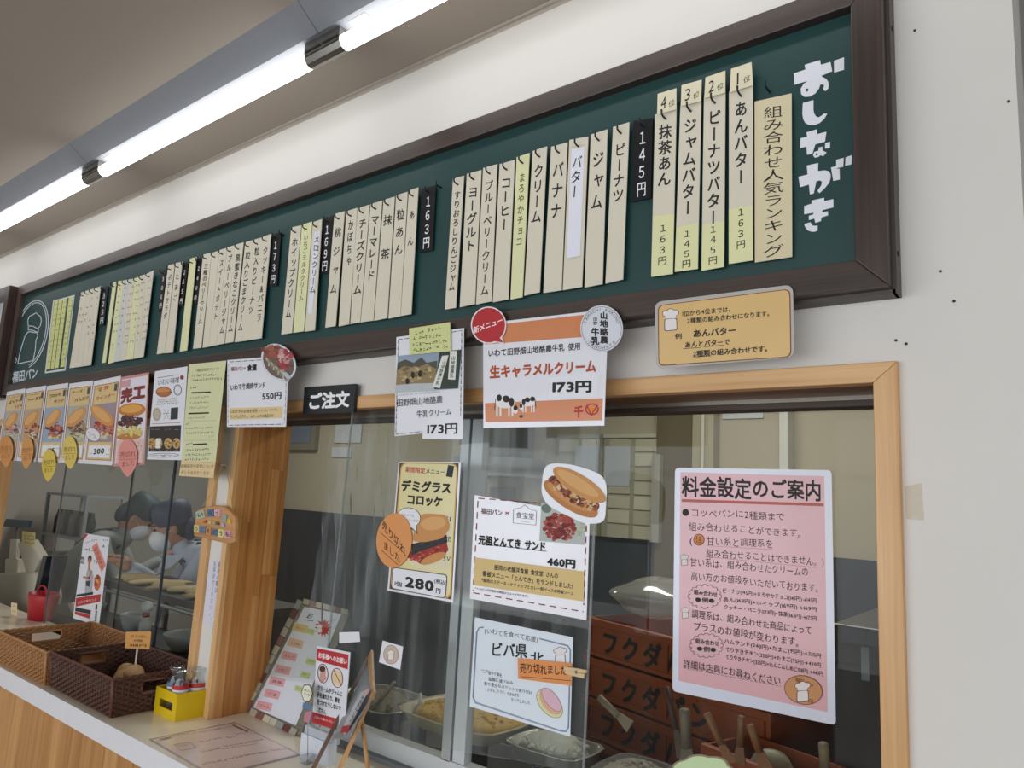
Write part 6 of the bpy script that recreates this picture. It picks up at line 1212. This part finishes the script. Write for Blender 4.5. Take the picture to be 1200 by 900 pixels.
# ============================================================ PEOPLE
def skin(name, parent, nodes, edges, m, sub=2, root=0):
    me = bpy.data.meshes.new(name); O = Vector(parent['_o']); me.from_pydata([Vector(p)-O for p, _ in nodes], edges, []); me.materials.append(m)
    o = bpy.data.objects.new(name, me); COL.objects.link(o); o.parent = parent; md = o.modifiers.new('skin', 'SKIN'); md.use_smooth_shade = True
    sv = me.skin_vertices[0].data
    for i, (_, r) in enumerate(nodes): sv[i].radius = (r, r) if not isinstance(r, tuple) else r; sv[i].use_root = (i == root)
    sb = o.modifiers.new('sub', 'SUBSURF'); sb.levels = sub; sb.render_levels = sub; o['_o'] = tuple(O); return o
skm = M('b98468', .5); hairm = M('1f1b1a', .6)
def person(label, head, feet, yaw, cloth, capm, bend=.5, strap='2a3446', mask=True, collar=None):
    """leaning worker: head centre, foot spot, yaw = way the face points (0 = +x), bent at the hips"""
    H = Vector(head); F = Vector(feet); t = thing('person', label, 'person', (F.x, F.y, 0)); fx = Vector((cos(yaw), sin(yaw), 0)); sx = Vector((-sin(yaw), cos(yaw), 0)); up = Vector((0, 0, 1))
    pel = Vector((F.x, F.y, .90)); neck = H-fx*.06-up*.12; chest = pel.lerp(neck, .72)-fx*.02; belly = pel.lerp(neck, .38)+fx*.01
    nodes = [(pel, (.15, .12)), (belly, (.145, .11)), (chest, (.17, .12)), (neck, .058), (H-fx*.02+up*(-.03), .062)]; edges = [(0, 1), (1, 2), (2, 3), (3, 4)]
    hands = []
    for s_ in (-1, 1):
        k = len(nodes); sh2 = chest+sx*s_*.17+up*.05; el = sh2+fx*.14+sx*s_*.07-up*.24; wr = el+fx*.22-sx*s_*.10+up*.0
        wr.z = max(wr.z, 1.02); nodes += [(sh2, .062), (el, .047), (wr, .032)]; edges += [(2, k), (k, k+1), (k+1, k+2)]; hands.append((wr, el, s_))
        k = len(nodes); hp = pel+sx*s_*.09-up*.06; kn = Vector((F.x, F.y, .48))+sx*s_*.11+fx*.03; an = Vector((F.x, F.y, .09))+sx*s_*.11; to = an+fx*.16-up*.05
        nodes += [(hp, .088), (kn, .06), (an, .042), (to, .036)]; edges += [(0, k), (k, k+1), (k+1, k+2), (k+2, k+3)]
    skin('body', t, nodes, edges, cloth)
    for wr, el, s_ in hands:
        d = (wr-el).normalized(); side = d.cross(up).normalized(); n = [(wr, .026), (wr+d*.05, .030), (wr+d*.085, .026)]; e = [(0, 1), (1, 2)]
        for j, (o_, ln) in enumerate(((-.03, .055), (-.01, .07), (.01, .066), (.03, .05))):
            k = len(n); n += [(wr+d*.085+side*o_, .0095), (wr+d*(.085+ln*.5)+side*o_*1.1-up*.008, .0085), (wr+d*(.085+ln)+side*o_*1.1-up*.03, .0075)]; e += [(2, k), (k, k+1), (k+1, k+2)]
        k = len(n); n += [(wr+d*.04+side*.035*s_, .011), (wr+d*.08+side*.055*s_-up*.01, .009)]; e += [(1, k), (k, k+1)]
        skin('hand', t, n, e, skm, 1)
    R = Matrix.Rotation(yaw, 3, 'Z') @ Matrix.Rotation(bend*.8, 3, 'Y'); P = lambda x, y, z: H+R @ Vector((x, y, z))
    hd_ = MB(); hd_.ell(P(0, 0, 0), (.098, .078, .118), skm, 24, 16, rot=R); hd_.ell(P(.045, 0, -.06), (.055, .052, .055), skm, 16, 10, rot=R)
    hd_.ell(P(.102, 0, -.012), (.02, .014, .024), skm, 10, 8, rot=R)
    ho = hd_.build('head', t)
    for s_ in (-1, 1):
        MB().ell(P(-.005, s_*.078, -.008), (.018, .010, .032), skm, 12, 8, rot=R).build('ear', ho); MB().ell(P(.088, s_*.032, .008), (.010, .016, .008), M('2a1c18'), 10, 6, rot=R).build('eye', ho)
        MB().ell(P(.090, s_*.033, .03), (.010, .020, .005), hairm, 10, 6, rot=R).build('eyebrow', ho)
    MB().ell(P(-.028, 0, .012), (.086, .084, .105), hairm, 22, 14, rot=R).build('hair', ho)
    cp = MB(); cp.lathe(P(-.010, 0, .045), [(.094, -.03), (.100, 0), (.104, .045), (.092, .085), (.05, .105), (0, .11)], capm, 26, R); cp.build('cap', t)
    MB().ell(P(-.075, 0, -.02), (.052, .078, .075), capm, 18, 12, rot=R).build('cap_back', t)
    if mask:
        mk = MB(); mk.ell(P(.062, 0, -.052), (.064, .074, .068), M('e4e7ea', .6), 20, 12, rot=R); mo = mk.build('mask', t)
        for s_ in (-1, 1): MB().tube([P(.06, s_*.06, -.03), P(.0, s_*.086, -.005)], .002, M('d5d8dc'), 5).build('ear_loop', mo)
    if collar:
        cl = MB()
        for s_ in (-1, 1): cl.prism([neck+fx*.075-up*.03, neck+sx*s_*.085-up*.02-fx*.02, neck+sx*s_*.12-up*.09+fx*.06, neck+fx*.11-up*.14+sx*s_*.02], fx*.008, M(collar, .6))
        cl.build('collar', t)
    st_ = MB()
    for s_ in (-1, 1):
        a = chest+sx*s_*.10+up*.10-fx*.10; st_.tube([pel.lerp(neck, .45)-fx*.08+sx*s_*.03+up*.06, chest-fx*.06+sx*s_*.08+up*.085, chest+sx*s_*.085+up*.10+fx*.04, chest+sx*s_*.08+fx*.10+up*.0], .016, M(strap, .6), 8)
    st_.build('apron_strap', t)
    return t
h2 = at(202, 618, .88); h1 = at(162, 606, 1.0)
person('worker in navy cap and white mask with white collar, leaning over the steel table', h2[:], (h2.x+.17, h2.y+.37), -2.0, M('b4bac8', .65), M('3a4258', .6, noise=.1, scale=60), .35, '232c40', True, 'c9cfdc')
person('worker in grey shirt and dark cap bending forward, left of the masked worker', h1[:], (h1.x-.28, h1.y-.28), .95, M('9a9d9a', .7), M('33474a', .6), .8, '22272e', True)
def cleanup():
    bpy.data.objects.remove(_go)
    for o in bpy.data.objects:
        if '_o' in o: del o['_o']
        if '_src' in o: del o['_src']
cleanup()
